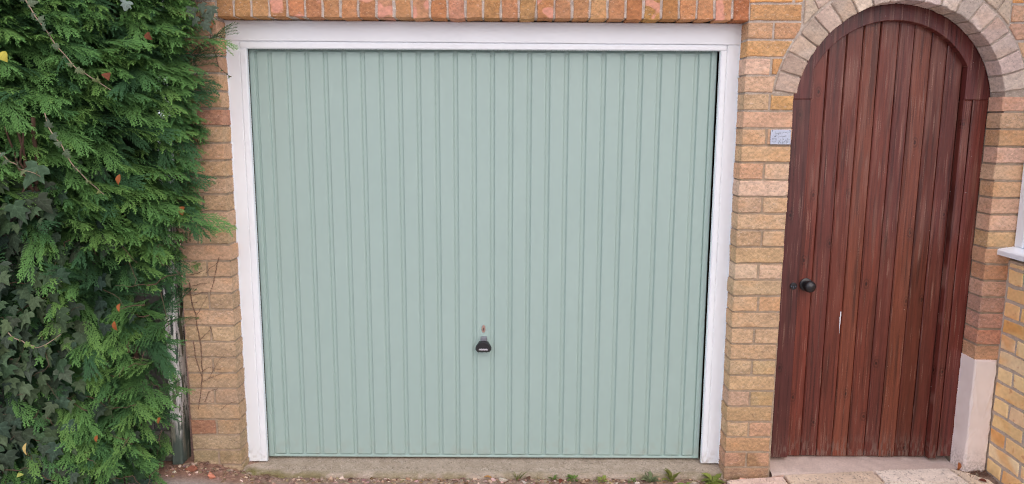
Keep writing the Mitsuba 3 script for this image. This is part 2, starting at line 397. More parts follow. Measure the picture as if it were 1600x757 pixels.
J = .0052   # half joint
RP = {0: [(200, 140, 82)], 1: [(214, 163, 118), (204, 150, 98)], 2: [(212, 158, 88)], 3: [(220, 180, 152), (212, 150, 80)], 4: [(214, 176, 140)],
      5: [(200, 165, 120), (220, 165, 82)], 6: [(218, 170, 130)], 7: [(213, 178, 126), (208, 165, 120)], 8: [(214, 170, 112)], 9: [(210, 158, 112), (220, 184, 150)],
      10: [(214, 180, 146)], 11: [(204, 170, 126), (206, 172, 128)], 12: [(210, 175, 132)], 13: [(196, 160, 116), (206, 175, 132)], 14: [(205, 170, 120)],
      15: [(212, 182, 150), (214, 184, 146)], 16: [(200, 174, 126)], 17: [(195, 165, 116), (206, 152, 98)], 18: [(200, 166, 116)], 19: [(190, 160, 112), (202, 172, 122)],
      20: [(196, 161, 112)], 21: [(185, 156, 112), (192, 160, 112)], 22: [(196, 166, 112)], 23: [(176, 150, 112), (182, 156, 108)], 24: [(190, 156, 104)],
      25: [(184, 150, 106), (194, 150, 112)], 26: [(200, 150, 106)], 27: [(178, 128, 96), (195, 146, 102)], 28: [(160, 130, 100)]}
# right pier, between the garage door and the arched door; bricks at the arch are cut to its curve
def pier_right_edge(z): return 2.4365 if z > 1.3 else 2.4365 - .010 * (1.3 - z) / 1.3
cutter = unary_union([arch_ext, SUR.buffer(.005, join_style=2)])
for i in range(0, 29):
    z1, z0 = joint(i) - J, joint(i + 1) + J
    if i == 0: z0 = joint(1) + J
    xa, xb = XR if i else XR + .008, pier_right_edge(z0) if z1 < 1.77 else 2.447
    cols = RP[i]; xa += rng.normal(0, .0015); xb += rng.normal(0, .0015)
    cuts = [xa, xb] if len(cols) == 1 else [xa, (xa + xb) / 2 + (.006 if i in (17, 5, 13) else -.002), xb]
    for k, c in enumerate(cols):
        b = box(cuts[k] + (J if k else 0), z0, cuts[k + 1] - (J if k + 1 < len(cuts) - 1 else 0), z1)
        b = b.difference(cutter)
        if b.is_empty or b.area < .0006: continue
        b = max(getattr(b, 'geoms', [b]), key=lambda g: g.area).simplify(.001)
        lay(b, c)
# left pier
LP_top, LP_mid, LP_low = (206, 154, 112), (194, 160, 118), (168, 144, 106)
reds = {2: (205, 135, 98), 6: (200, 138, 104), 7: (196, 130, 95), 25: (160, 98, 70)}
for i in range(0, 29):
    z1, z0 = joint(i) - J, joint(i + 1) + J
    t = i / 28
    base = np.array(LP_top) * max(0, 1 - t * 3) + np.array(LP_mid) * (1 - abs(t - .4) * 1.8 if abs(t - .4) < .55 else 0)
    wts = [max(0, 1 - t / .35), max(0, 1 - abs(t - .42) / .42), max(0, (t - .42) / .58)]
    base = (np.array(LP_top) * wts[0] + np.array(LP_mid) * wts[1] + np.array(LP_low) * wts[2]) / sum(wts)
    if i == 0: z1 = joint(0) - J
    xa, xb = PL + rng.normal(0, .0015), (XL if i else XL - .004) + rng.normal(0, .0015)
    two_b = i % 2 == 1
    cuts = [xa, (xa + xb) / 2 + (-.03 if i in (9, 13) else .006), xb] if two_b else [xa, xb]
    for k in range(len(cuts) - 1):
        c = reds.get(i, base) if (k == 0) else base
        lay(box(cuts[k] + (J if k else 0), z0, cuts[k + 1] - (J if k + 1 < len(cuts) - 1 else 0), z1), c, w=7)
# soldier course over the garage door
SO = [(190, 142, 92), (176, 126, 76), (206, 156, 102), (182, 126, 82), (202, 132, 96), (196, 132, 98), (206, 148, 106), (196, 136, 96), (190, 132, 88), (206, 148, 116),
      (200, 146, 102), (204, 146, 102), (190, 120, 76), (192, 128, 108), (196, 140, 96), (190, 140, 92), (200, 132, 98), (186, 140, 92), (200, 134, 82), (196, 140, 106),
      (200, 146, 102), (190, 146, 92), (200, 146, 106), (196, 122, 78), (190, 142, 74), (186, 126, 78), (210, 152, 108), (204, 142, 92), (214, 152, 108), (188, 108, 72)]
wS = (XR + .006 - XL) / 30
for k, c in enumerate(SO):
    x0 = XL + k * wS
    lay(box(x0 + .0055, 2.0835 + (.0045 * (1 - k / 29)) + rng.normal(0, .0012), x0 + wS - .0055, 2.302), c, jit=.0014, ch=.0024, blue=2., spall=.22)
# right strip beside the arched door, above the painted base
RS = [(214, 166, 126), (212, 166, 128), (216, 172, 128), (205, 150, 100), (214, 172, 134), (214, 162, 124), (212, 172, 128), (208, 156, 98), (216, 168, 138), (216, 174, 122),
      (212, 164, 110), (210, 166, 120), (212, 168, 124), (212, 170, 110), (206, 152, 104), (200, 138, 96), (202, 148, 116), (194, 148, 122), (196, 142, 116), (196, 124, 94), (206, 152, 106), (200, 142, 110)]
for i in range(0, 21):
    z1, z0 = joint(i) - J, joint(i + 1) + J
    b = box(DR if z1 < 1.79 else 3.33, z0, CORN + .01 if i > 13 else CORN + .11, z1).difference(cutter)
    if b.is_empty or b.area < .0006: continue
    b = max(getattr(b, 'geoms', [b]), key=lambda g: g.area).simplify(.001)
    lay(b, RS[i])
# bricks above the head of the picture: one part
top = []
for i in range(-6, 0):
    z1, z0 = joint(i) - J, joint(i + 1) + J
    off = 0 if i % 2 else .11
    for k in range(-2, 18):
        b = box(-.52 + k * .2255 + off + J, z0, -.52 + (k + 1) * .2255 + off - J, z1).intersection(box(PL, 0, CORN + .11, TOPZ))
        b = b.difference(SUR.buffer(.005, join_style=2)).difference(box(XL - .004, 2.0, XR + .004, 2.308))
        if b.is_empty or b.area < .001: continue
        b = max(getattr(b, 'geoms', [b]), key=lambda g: g.area)
        top.append(chunk(b, rng.normal(0, .0012), .09, .0035, .0012, .06, .001))
k = put(wall, 'upper_brickwork', mikit.ply(cat(top), 'mat_brick', uv=puv(cat(top), alb((202, 148, 100)), 5)))
labels[k] = {'kind': 'stuff'}
# stone surround and arch stones
arch = f'{wall}__arch'
ST = [(196, 172, 152), (194, 172, 154), (198, 174, 156), (196, 172, 154), (192, 170, 152), (196, 174, 156), (200, 178, 160), (204, 184, 172), (200, 182, 172), (198, 182, 174),
      (202, 182, 172), (204, 184, 176), (202, 184, 176), (204, 184, 172), (204, 182, 168), (204, 186, 172), (206, 186, 172), (206, 184, 168)]
a0, a1 = math.radians(172.2), math.radians(9.3)
for k in range(18):
    t0, t1 = a0 + (a1 - a0) * k / 18, a0 + (a1 - a0) * (k + 1) / 18
    g = .0042
    pts = []
    for r, s in ((AR, 1), (AE, -1)):
        A = np.linspace(t0 - g / r, t1 + g / r, 4)[::s]
        pts += [(AC + r * math.cos(a), AZ + r * math.sin(a)) for a in A]
    lay(Polygon(pts), ST[k], front=-.004, parent=arch, name='stone', blue=-1., w=9, jit=.0010, ch=.0026, step=.03, depth=.101)
sur = SUR.difference(Point(AC, AZ).buffer(AE + .009, 64))
fan = [Point(AC, AZ)]
edges = [172, 124, 103, 77, 56, 8]
for k in range(5):
    A = [math.radians(a) for a in (edges[k], edges[k + 1])]
    wedge = Polygon([(AC, AZ - .2), (AC + 2.2 * math.cos(A[0]), AZ - .2 + 2.4 * math.sin(A[0])), (AC, AZ + 3), (AC + 2.2 * math.cos(A[1]), AZ - .2 + 2.4 * math.sin(A[1]))]) if k == 2 else \
        Polygon([(AC, AZ - .2), (AC + 2.2 * math.cos(A[0]), AZ - .2 + 2.4 * math.sin(A[0])), (AC + 2.2 * math.cos(A[1]), AZ - .2 + 2.4 * math.sin(A[1]))])
    pc = sur.intersection(wedge).buffer(-.004)
    for g in getattr(pc, 'geoms', [pc]):
        if g.area > .0008:
            lay(g.simplify(.001), (200, 178, 158), front=-.003, blue=-1., w=3, parent=arch, name='spandrel_stone', jit=.0008, bulge=0, step=.05)
# painted, rendered base to the right of the arched door
rb = chunk(box(DR - .003, -.08, CORN - .001, .564), -.010, .112, .006, .0010, .03, .002)
k = put(wall, 'painted_base', mikit.ply(rb, 'mat_render'))
labels[k] = {'label': 'pinkish white painted render at the foot of the narrow pier'}

# ================================================================ BAY on the right
bay = thing('bay_window', 'bay with yellow brick base, white sill and white window frame at the right edge', 'bay window')
BZ = [.0909 + CO * k for k in range(-3, 13)]
put(bay, 'mortar', mikit.ply(boxm(BAYX + .004, BAYX + .20, -1.30, .006, -.15, 1.035), 'mat_bay_mortar'))
YB = [(246, 217, 168), (244, 210, 152), (241, 203, 145), (246, 220, 176), (238, 195, 136), (244, 212, 164)]
n = 0
for r, z0 in enumerate(BZ):
    z1 = min(z0 + CO, 1.034)
    u = -.004; first = r % 2 == 0
    while u > -1.28:
        L = .1105 if (first and u > -.01) else .2215
        b = box(max(u - L, -1.29) + .0055, z0 + .0055, u - .0055, z1 - .0055)
        first = False
        if b.bounds[3] - b.bounds[1] > .02:
            lay(b, YB[int(rng.integers(6))], 0, 'mat_smooth_brick', bay, 'brick', .09, .005, .0007, .0004, bay_map, .05, 5, None)
        u -= L
sill = hullm([(3.402, .012, 1.083), (3.402, .012, 1.062), (3.402, -1.35, 1.083), (3.402, -1.35, 1.062), (3.56, .012, 1.113), (3.56, .012, 1.040), (3.56, -1.35, 1.113), (3.56, -1.35, 1.04), (3.41, .012, 1.088), (3.41, -1.35, 1.088)])
put(bay, 'sill', mikit.ply(sill, 'mat_white'))
wf = put(bay, 'window_frame', mikit.ply(cat([bevel_box(3.47, 3.54, -.062, -.004, 1.10, 2.3, .004), bevel_box(3.47, 3.54, -1.30, -1.24, 1.10, 2.3, .004), bevel_box(3.472, 3.538, -1.239, -.063, 1.10, 1.16, .004), bevel_box(3.472, 3.538, -1.239, -.063, 2.24, 2.3, .004)]), 'mat_white'))
put(bay, 'pane', mikit.ply(boxm(3.503, 3.507, -1.24, -.06, 1.155, 2.245), 'mat_glass'))
put(bay, 'back_wall', mikit.ply(boxm(4.2, 4.3, -1.3, .3, 0, 2.4), 'mat_render'))
put(bay, 'roof', mikit.ply(boxm(3.46, 4.3, -1.33, -.003, 2.304, 2.40), 'mat_white'))

# ================================================================ GARAGE DOOR
gd = thing('garage_door', 'pale sage green ribbed up and over garage door in a white frame', 'garage door')
fr = f'{gd}__frame'
put(fr, 'head', mikit.ply(chunk(Polygon([(-.0795, 1.997), (2.2195, 1.9885), (2.2195, 2.0815), (-.0795, 2.086)]), .096, .06, .003, step=9), 'mat_white'))
put(fr, 'rail', mikit.ply(chunk(Polygon([(-.0185, 1.9635), (2.1605, 1.963), (2.1605, 1.9875), (-.0185, 1.9955)]), .099, .026, .004, step=9), 'mat_white'))
for s, (xa, xb, xc, xd) in enumerate([(-.0795, -.0195, -.0190, .0105), (2.1625, 2.2195, 2.1335, 2.1620)]):
    put(fr, 'jamb', mikit.ply(cat([chunk(box(xa, -.0005, xb, 1.9965 if s == 0 else 1.988), .1015, .05, .002, step=9), chunk(box(xc, -.0005, xd, 1.9632 if s == 0 else 1.9625), .0985, .027, .005, step=9)]), 'mat_white'))
# wavy bead of sealant between frame and brick
def bead(pts):
    P = np.array(pts, float); t = np.linspace(0, 1, 80)
    Q = P[0] + (P[1] - P[0]) * t[:, None]
    Q[:, 0] += rng.normal(0, .0002, 80); Q[:, 1] += rng.normal(0, .0002, 80)
    return tube(Q, 0.0036 + .0010 * meshkit.noise(np.c_[t * 30, t * 0, t * 0 + P[0, 0]]), 6)
for P_ in ([(-.0775, .0985, 0), (-.0775, .0985, 2.085)], [(2.2185, .0985, 0), (2.2185, .0985, 2.08)]): put(fr, 'sealant', mikit.ply(bead(P_), 'mat_white', smooth=True))
leaf = f'{gd}__leaf'
put(leaf, 'sheet', mikit.ply(boxm(.0065, 2.1300, .1485, .165, .006, 1.985), 'mat_green'))
for nm, b in (('edge_rail', box(.0065, .006, .0335, 1.985)), ('edge_rail', box(2.1030, .006, 2.1300, 1.985)), ('bottom_rail', box(.0340, .006, 2.1025, .0185))):
    put(leaf, nm, mikit.ply(chunk(b, .1410, .02, .003, step=9), 'mat_green'))
gc = [.1007 + (2.0380 - .1007) * k / 23 for k in range(24)]
xs_ = [.0440] + gc + [2.0975]
for k in range(25):
    xa = xs_[k] + (.0105 if k else 0); xb = xs_[k + 1] - (.0105 if k < 24 else 0)
    put(leaf, 'panel', mikit.ply(chunk(box(xa - .002, .0225, xb + .002, 1.957), .1395, .0095, .0038, step=9), 'mat_green'))
# handle and keyhole
def lathe_y(prof, x, y, z, n=24):
    m = trimesh.creation.revolve(np.array(prof), sections=n)      # axis z: r, h
    m.apply_transform(trimesh.transformations.rotation_matrix(math.pi / 2, [1, 0, 0]))
    m.apply_translation((x, y, z)); return m
hx, hz = 1.0690, .590
H = f'{gd}__handle'
put(H, 'stem', mikit.ply(chunk(Polygon([(hx - .016, hz + .002), (hx + .020, hz + .002), (hx + .015, hz + .037), (hx - .013, hz + .037)]), .118, .022, .005, step=9), 'mat_grey_plastic'))
gp = Polygon([(hx - .034, hz - .020), (hx - .026, hz - .029), (hx + .026, hz - .029), (hx + .035, hz - .020), (hx + .034, hz - .010), (hx + .020, hz + .012), (hx + .010, hz + .017), (hx - .008, hz + .017), (hx - .019, hz + .012), (hx - .034, hz - .010)]).buffer(.003, 4)
put(H, 'grip', mikit.ply(chunk(gp, .100, .028, .005, step=.02), 'mat_black', smooth=50))
put(H, 'plate', mikit.ply(chunk(box(hx - .021, hz - .0215, hx + .021, hz - .0140), .0985, .003, .0008, step=9), 'mat_chrome'))
kh = f'{gd}__keyhole'
put(kh, 'surround', mikit.ply(chunk(Point(0, 0).buffer(1, 10), .1355, .003, .0006, step=9, mapper=lambda P: np.c_[hx + P[:, 0] * .0085, P[:, 1], hz + .074 + P[:, 2] * .0185]), 'mat_brass'))
put(kh, 'slot', mikit.ply(boxm(hx - .0015, hx + .0015, .1325, .1352, hz + .066, hz + .080), 'mat_dark'))
# dark garage behind the leaf
garage = whole('dark_store', mikit.ply(cat([boxm(-.30, -.12, .206, 5.2, -.05, 2.4), boxm(2.27, 2.40, .206, 5.2, -.05, 2.4), boxm(-.30, 2.40, 5.2, 5.3, -.05, 2.4), boxm(-.30, 2.40, .206, 5.3, 2.40, 2.5)]), 'mat_mortar'),
               'unlit space behind the green door, seen only through its narrow side gaps', 'store')
# concrete threshold
th_x = np.linspace(-.262, 2.236, 330)
prof = [(.30, -.004), (.150, -.005), (.12, -.007), (.085, -.009), (.055, -.011), (.032, -.013), (.016, -.018), (.008, -.028), (.005, -.05), (.005, -.09)]
X, K = np.meshgrid(th_x, np.arange(len(prof)), indexing='ij')
Yp, Zp = np.array(prof)[K, 0], np.array(prof)[K, 1]
wv = meshkit.fbm(np.stack([X * 9, Yp * 20, Zp * 20], -1), 4, 5) - .5
Yp = Yp + wv * .016 * (K > 3) - .045 * np.clip((.04 - X) / .08, 0, 1) * (K > 2); Zp = Zp + (meshkit.fbm(np.stack([X * 40, Yp * 40, 0 * X], -1), 3, 9) - .5) * .005 * (K > 1) + .022 * np.clip((.10 - X) / .25, 0, 1) * (K > 2) - .002 * (K > 1)
V = np.stack([X, Yp, Zp], -1).reshape(-1, 3); nk = len(prof)
i, j = np.meshgrid(np.arange(len(th_x) - 1), np.arange(nk - 1), indexing='ij')
q = np.stack([i * nk + j, i * nk + j + 1, (i + 1) * nk + j + 1, (i + 1) * nk + j], -1).reshape(-1, 4)
whole('concrete_threshold', mikit.ply(trimesh.Trimesh(V, np.vstack([q[:, [0, 1, 2]], q[:, [0, 2, 3]]])[:, ::-1], process=False), 'mat_concrete', smooth=True),
      'rough mossy concrete strip under the green garage door', 'threshold')

# ================================================================ ARCHED DOOR
ad = thing('arched_door', 'reddish brown round topped plank door in a matching wooden frame', 'door')
fo = unary_union([box(DL - .002, .012, DR + .003, AZ + .05), Point(AC, AZ).buffer(AR + .003, 48)]).intersection(box(2, -.1, 4, 3))
fi = unary_union([Point(2.905, 1.708).buffer(.391, 48).intersection(box(2.556, 1.5, 3.247, 3)), box(2.556, -1, 3.247, 1.75)])
SPR = 1.752
ring = fo.difference(fi).intersection(box(2, SPR + .0008, 4, 3))
ring = max(getattr(ring, 'geoms', [ring]), key=lambda g: g.area).simplify(.0004)
RED = (112, 62, 52)
def wood(poly, front, depth, col, name, parent=ad, ch=.003, seed=None, step=9.):
    m = chunk(poly, front, depth, ch, step=step)
    return put(parent, name, mikit.ply(m, 'mat_door_wood', uv=puv(m, alb(col), seed)))
DF = f'{ad}__frame'
wood(ring, .104, .045, (90, 43, 35), 'arch_rail', DF, .0022)
wood(box(DL - .002, .030, 2.553, SPR), .1045, .05, (84, 43, 37), 'jamb', DF, .0018)
wood(box(3.287, .040, DR + .003, SPR), .1048, .05, (98, 47, 37), 'jamb', DF, .0025)
wood(box(3.247, .026, 3.2850, SPR), .1065, .045, (96, 47, 38), 'stop', DF, .005)
edges = [2.5557, 2.6307, 2.7104, 2.7854, 2.8604, 2.9447, 3.0150, 3.0947, 3.1697, 3.2447, 3.2700]
TONE = [(104, 50, 38), (94, 45, 35), (105, 52, 39), (110, 55, 41), (103, 50, 38), (95, 45, 35), (107, 53, 39), (94, 45, 34), (88, 42, 33), (78, 38, 30)]
big = unary_union([Point(2.905, 1.708).buffer(.42, 48), box(2.4, -1, 3.4, 1.72)])
for k in range(10):
    b = box(edges[k] + .0013, .021 + rng.normal(0, .0008), edges[k + 1] - .0013, 2.3).intersection(big).simplify(.0005)
    wood(b, .1405 + rng.normal(0, .0005), .026, wob(TONE[k], 3), 'plank', ch=.0042, step=.5)
put(ad, 'backing', mikit.ply(boxm(2.45, 3.345, .170, .185, .02, 2.15), 'mat_dark'))
# paint drip and the old scar on the planks
drip = hullm([(2.775, .1396, .757), (2.7785, .1396, .757), (2.7735, .1396, .72), (2.7800, .1396, .735), (2.7762, .1396, .640), (2.7775, .1375, .735), (2.7772, .138, .70)])
put(ad, 'paint_drip', mikit.ply(drip, 'mat_white'))
kb = f'{ad}__knob'
put(kb, 'ball', mikit.ply(lathe_y([(0, 0), (.012, 0), (.011, .016), (.018, .022), (.0265, .033), (.0285, .043), (.0255, .054), (.016, .061), (0, .063)], 2.6010, .136, .888, 32), 'mat_iron', smooth=50))
put(kb, 'rose', mikit.ply(lathe_y([(0, 0), (.031, 0), (.031, .002), (.028, .005), (.016, .007), (0, .007)], 2.6010, .1395, .888, 28), 'mat_iron', smooth=40))
ke = f'{ad}__keyhole_cover'
put(ke, 'disc', mikit.ply(lathe_y([(0, 0), (.0172, 0), (.0172, .002), (.015, .004), (0, .0045)], 2.528, .1044, .888, 24), 'mat_iron', smooth=40))
put(ke, 'keyway', mikit.ply(hullm([(2.5265, .0998, .879), (2.5295, .0998, .879), (2.527, .0998, .889), (2.529, .0998, .889), (2.5265, .0980, .879), (2.5295, .0980, .879), (2.527, .0980, .889), (2.529, .0980, .889)]), 'mat_mark'))
for dx in (-.0095, .0095): put(ke, 'screw', mikit.ply(lathe_y([(0, 0), (.0026, 0), (.002, .0013), (0, .0015)], 2.528 + dx, .1003, .888, 10), 'mat_mark'))
# sloping concrete step under the arched door
sx = np.linspace(2.446, 3.352, 120); pf = [(.30, .017), (.155, .017), (.128, .012), (.10, .009), (.05, .003), (.012, -.003), (.002, -.007), (-.004, -.02), (-.004, -.08)]
X, K = np.meshgrid(sx, np.arange(len(pf)), indexing='ij'); Yp, Zp = np.array(pf)[K, 0], np.array(pf)[K, 1]
Yp = Yp + np.clip((X - 2.45) / .85, 0, 1) * .028 * (K > 3) + (meshkit.fbm(np.stack([X * 12, Yp * 3, 0 * X], -1), 3, 2) - .5) * .008 * (K > 4)
Zp = Zp + np.clip((X - 2.45) / .85, 0, 1) * .012 * (K > 3) + (meshkit.fbm(np.stack([X * 20, Yp * 20, 0 * X], -1), 3, 4) - .5) * .004
V = np.stack([X, Yp, Zp], -1).reshape(-1, 3); nk = len(pf)
i, j = np.meshgrid(np.arange(len(sx) - 1), np.arange(nk - 1), indexing='ij')
q = np.stack([i * nk + j, i * nk + j + 1, (i + 1) * nk + j + 1, (i + 1) * nk + j], -1).reshape(-1, 4)
whole('door_step', mikit.ply(trimesh.Trimesh(V, np.vstack([q[:, [0, 1, 2]], q[:, [0, 2, 3]]])[:, ::-1], process=False), 'mat_step', smooth=True),
      'worn sloping pinkish concrete step below the arched wooden door', 'step')
# paving slabs in front of the step
pv = 'paving'
labels[pv] = {'label': 'worn paving slabs in front of the arched door step', 'kind': 'structure'}
_used.add(pv)
def slab(poly, col, z):
    m = chunk(poly, -z, .05, .004, .0015, .04, .0)
    v = np.array(m.vertices); zz = -v[:, 1] + np.clip((v[:, 0] - 2.45) / 1.0, -.3, 1) * .022
    m = trimesh.Trimesh(np.c_[v[:, 0], v[:, 2], zz], m.faces[:, ::-1], process=False)
    put(pv, 'slab', mikit.ply(m, 'mat_slab', uv=puv(m, alb(col))))
slab(Polygon([(2.20, -.35), (2.49, -.35), (2.49, -.022), (2.36, -.032), (2.22, -.050)]), (206, 184, 166), -.004)
slab(Polygon([(2.497, -.35), (2.918, -.35), (2.934, .022), (2.505, -.012)]), (204, 188, 164), -.004)
slab(Polygon([(2.926, -.35), (3.335, -.35), (3.300, .030), (2.942, .022)]), (222, 209, 193), -.003)
slab(Polygon([(3.343, -.35), (3.44, -.35), (3.42, -.09), (3.36, .0), (3.308, .028)]), (214, 196, 176), -.004)
slab(Polygon([(.1, -.60), (2.19, -.60), (2.19, -.085), (1.5, -.078), (.9, -.085), (.1, -.08)]), (196, 178, 160), -.041)

# ================================================================ PLATE on the pier
pl = thing('metal_plate', 'small scratched aluminium plate screwed to the brick pier left of the arched door', 'plate')
put(pl, 'sheet', mikit.ply(chunk(box(2.3425, 1.5525, 2.4315, 1.6165), -.0065, .0030, .0008, .0003, .02, .0005), 'mat_aluminium'))
marks = []
for _ in range(46):
    x, z = rng.uniform(2.352, 2.424), rng.choice([1.601, 1.588, 1.575, 1.563]) + rng.normal(0, .002)
    L, a = rng.uniform(.005, .014), rng.choice([1.35, 1.1, 1.75, .2, .9]) + rng.normal(0, .15)
    d = np.array([math.cos(a), 0, math.sin(a)]) * L / 2; s = np.array([-math.sin(a), 0, math.cos(a)]) * rng.uniform(.0007, .0015)
    c = np.array([x, -.0068, z])
    marks.append(hullm([c - d - s, c - d + s, c + d - s * .5, c + d + s * .5, c - d + [0, -.0006, 0], c + d + [0, -.0006, 0]]))
k = put(pl, 'scratches', mikit.ply(cat(marks), 'mat_mark')); labels[k] = {'kind': 'stuff'}
for x in (2.349, 2.4255): put(pl, 'screw', mikit.ply(lathe_y([(0, 0), (.0030, 0), (.0022, .0014), (0, .0016)], x, -.0066, 1.6115, 10), 'mat_mark'))
#@@PLANTS
# ================================================================ FENCE behind the hedge
def board(x0, x1, y, z0, z1, col, th=.02):
    m = chunk(box(x0, z0, x1, z1), y, th, .002, .0012, .3, 0)
    return m, alb(col)
fp = thing('timber_fence', 'grey weathered board fence mostly hidden behind the hedge', 'fence')
x = -.392
while x > -2.3:
    w = rng.uniform(.095, .112)
    m, c = board(x - w, x - .004, .035 + rng.normal(0, .002), -.02, 2.4, wob((112, 106, 100), 7))
    put(fp, 'board', mikit.ply(m, 'mat_board', uv=puv(m, c))); x -= w
m, c = board(-.3365, -.3035, .12, 0, 2.3, (34, 31, 29)); put(fp, 'board', mikit.ply(m, 'mat_board', uv=puv(m, c)))  # added near-black board standing in for the shade between post and pier
m, c = board(-2.3, -.395, .013, .06, .19, (104, 102, 94)); put(fp, 'rail', mikit.ply(m, 'mat_board', uv=puv(m, c)))
m = bevel_box(-.386, -.338, -.004, .098, -.01, 1.30, .004)
sv = m.subdivide().subdivide(); v = np.array(sv.vertices); v[:, 0] += -.018 * (1 - v[:, 2] / 1.3); v += .003 * (np.stack([meshkit.fbm(v * 14 + k * 9, 3) for k in range(3)], 1) - .5)
whole('gate_post', mikit.ply(trimesh.Trimesh(v, sv.faces, process=False), 'mat_post'), 'old post with peeling white and green paint between the hedge and the brick pier', 'post')

# ================================================================ CONIFER HEDGE
def spray_template(L, seed):
    """one flat scale leaf spray along +x in the xy plane; returns vertices, triangles, tip amount per vertex"""
    g = np.random.default_rng(seed)
    V, F, C = [], [], []
    def blade(a, b, w, ta, tb, lift=.0):
        a, b = np.array(a), np.array(b); d = b - a; n = np.array([-d[1], d[0], 0]); n /= np.linalg.norm(n) + 1e-9
        m = a + d * .55 + [0, 0, lift]; k = len(V)
        V.extend([a - n * w * .35, a + n * w * .35, m + n * w * .5, b, m - n * w * .5]); C.extend([ta, ta, (ta + tb) / 2, tb, (ta + tb) / 2])
        F.extend([[k, k + 4, k + 2], [k, k + 2, k + 1], [k + 4, k + 3, k + 2]])
    droop = g.uniform(.2, 1.1)
    def bend(p): return np.array([p[0], p[1], p[2] - droop * (p[0] ** 2) * .9 - 1.0 * p[1] ** 2])
    n = int(L / .0125)
    side = 1
    curve = g.uniform(-.35, .35)
    def ax(t): return np.array([t * L, curve * L * t * t, 0])
    for k in range(8): blade(ax(k / 8), ax((k + 1) / 8), .0045 - .0022 * k / 8, .1 + k / 10, .1 + (k + 1) / 10)
    for k in range(n):
        t = .05 + .90 * k / n; side = -side
        prof = min(1, (t + .12) * 2.6) * (1 - t) ** .62
        l = L * .44 * prof * g.uniform(.55, 1.25) + .014
        ang = math.radians(g.uniform(26, 44) - 12 * t) * side + 2 * curve * t
        p0 = ax(t); d = np.array([math.cos(ang), math.sin(ang), g.normal(-.04, .16)])
        bow = -side * g.uniform(.05, .22)
        def lat(u): return p0 + d * l * u + np.array([-d[1], d[0], 0]) * l * bow * u * u + np.array([0, 0, -.25 * l * u * u])
        base = .10 + .30 * t
        for q in range(3): blade(lat(q / 3), lat((q + 1) / 3), .0046 - .0007 * q, base + .25 * q, min(1, base + .25 * (q + 1)))
        ns = max(2, int(l / .0058)); sd = 1
        for j in range(ns):
            u = .16 + .82 * j / ns; sd = -sd
            ll = (l * .15 * (1 - u) ** .5 + .0062) * g.uniform(.7, 1.25)
            e = lat(min(1, u + .05)) - lat(u); an = math.atan2(e[1], e[0]) + sd * math.radians(g.uniform(24, 40))
            r0 = lat(u); dd = np.array([math.cos(an), math.sin(an), g.normal(-.05, .2)])
            blade(r0, r0 + dd * ll, .0040, base + .35 * u, min(1, base + .40 + .45 * u), .0008)
    V = np.array([bend(p) for p in V])
    return V, np.array(F), np.clip(np.array(C), 0, 1)
TEMPL = [spray_template(L, 40 + i) for i, L in enumerate((.13, .16, .19, .22, .25, .28, .32, .36))]
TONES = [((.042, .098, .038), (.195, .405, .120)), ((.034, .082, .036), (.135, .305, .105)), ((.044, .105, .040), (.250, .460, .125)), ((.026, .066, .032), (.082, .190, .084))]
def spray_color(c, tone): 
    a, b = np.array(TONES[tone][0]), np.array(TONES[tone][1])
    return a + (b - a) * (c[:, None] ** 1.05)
_ply = {}
def spray_ply(ti, tone):
    if (ti, tone) not in _ply:
        V, F, C = TEMPL[ti]
        _ply[ti, tone] = mikit.ply(trimesh.Trimesh(V, F, process=False), 'mat_leafy', color=spray_color(C, tone))
    return _ply[ti, tone]
def frame_of(axis, normal):
    a = axis / np.linalg.norm(axis); n = normal - a * (normal @ a); n /= np.linalg.norm(n)
    return np.stack([a, np.cross(n, a), n], 1)
def face_y(x, z):
    """front of the hedge"""
    s = np.clip((-x - .16) / .85, 0, 1)
    return -(.14 + .42 * s ** .8) - .05 * np.clip(z - 1, 0, 1) + .16 * (meshkit.fbm(np.array([[x * 3.2, z * 4.2, 3.0]]), 3, 11)[0] - .5)
EDGE_Z = [-.1, 0, .15, .3, .55, .8, 1.0, 1.15, 1.3, 1.45, 1.7, 1.95, 2.2, 2.6]
EDGE_X = [-.32, -.32, -.31, -.29, -.285, -.275, -.235, -.165, -.115, -.115, -.07, -.04, -.05, -.05]
g = np.random.default_rng(21)
items = []          # (score, template, tone, R, pos)
def add_spray(tip, axis, normal, ti, tone, score):
    R = frame_of(axis, normal); L = TEMPL[ti][0][:, 0].max()
    pos = np.array(tip) - R @ np.array([L, 0, TEMPL[ti][0][TEMPL[ti][0][:, 0].argmax(), 2]])
    items.append((score, ti, tone, R, pos))
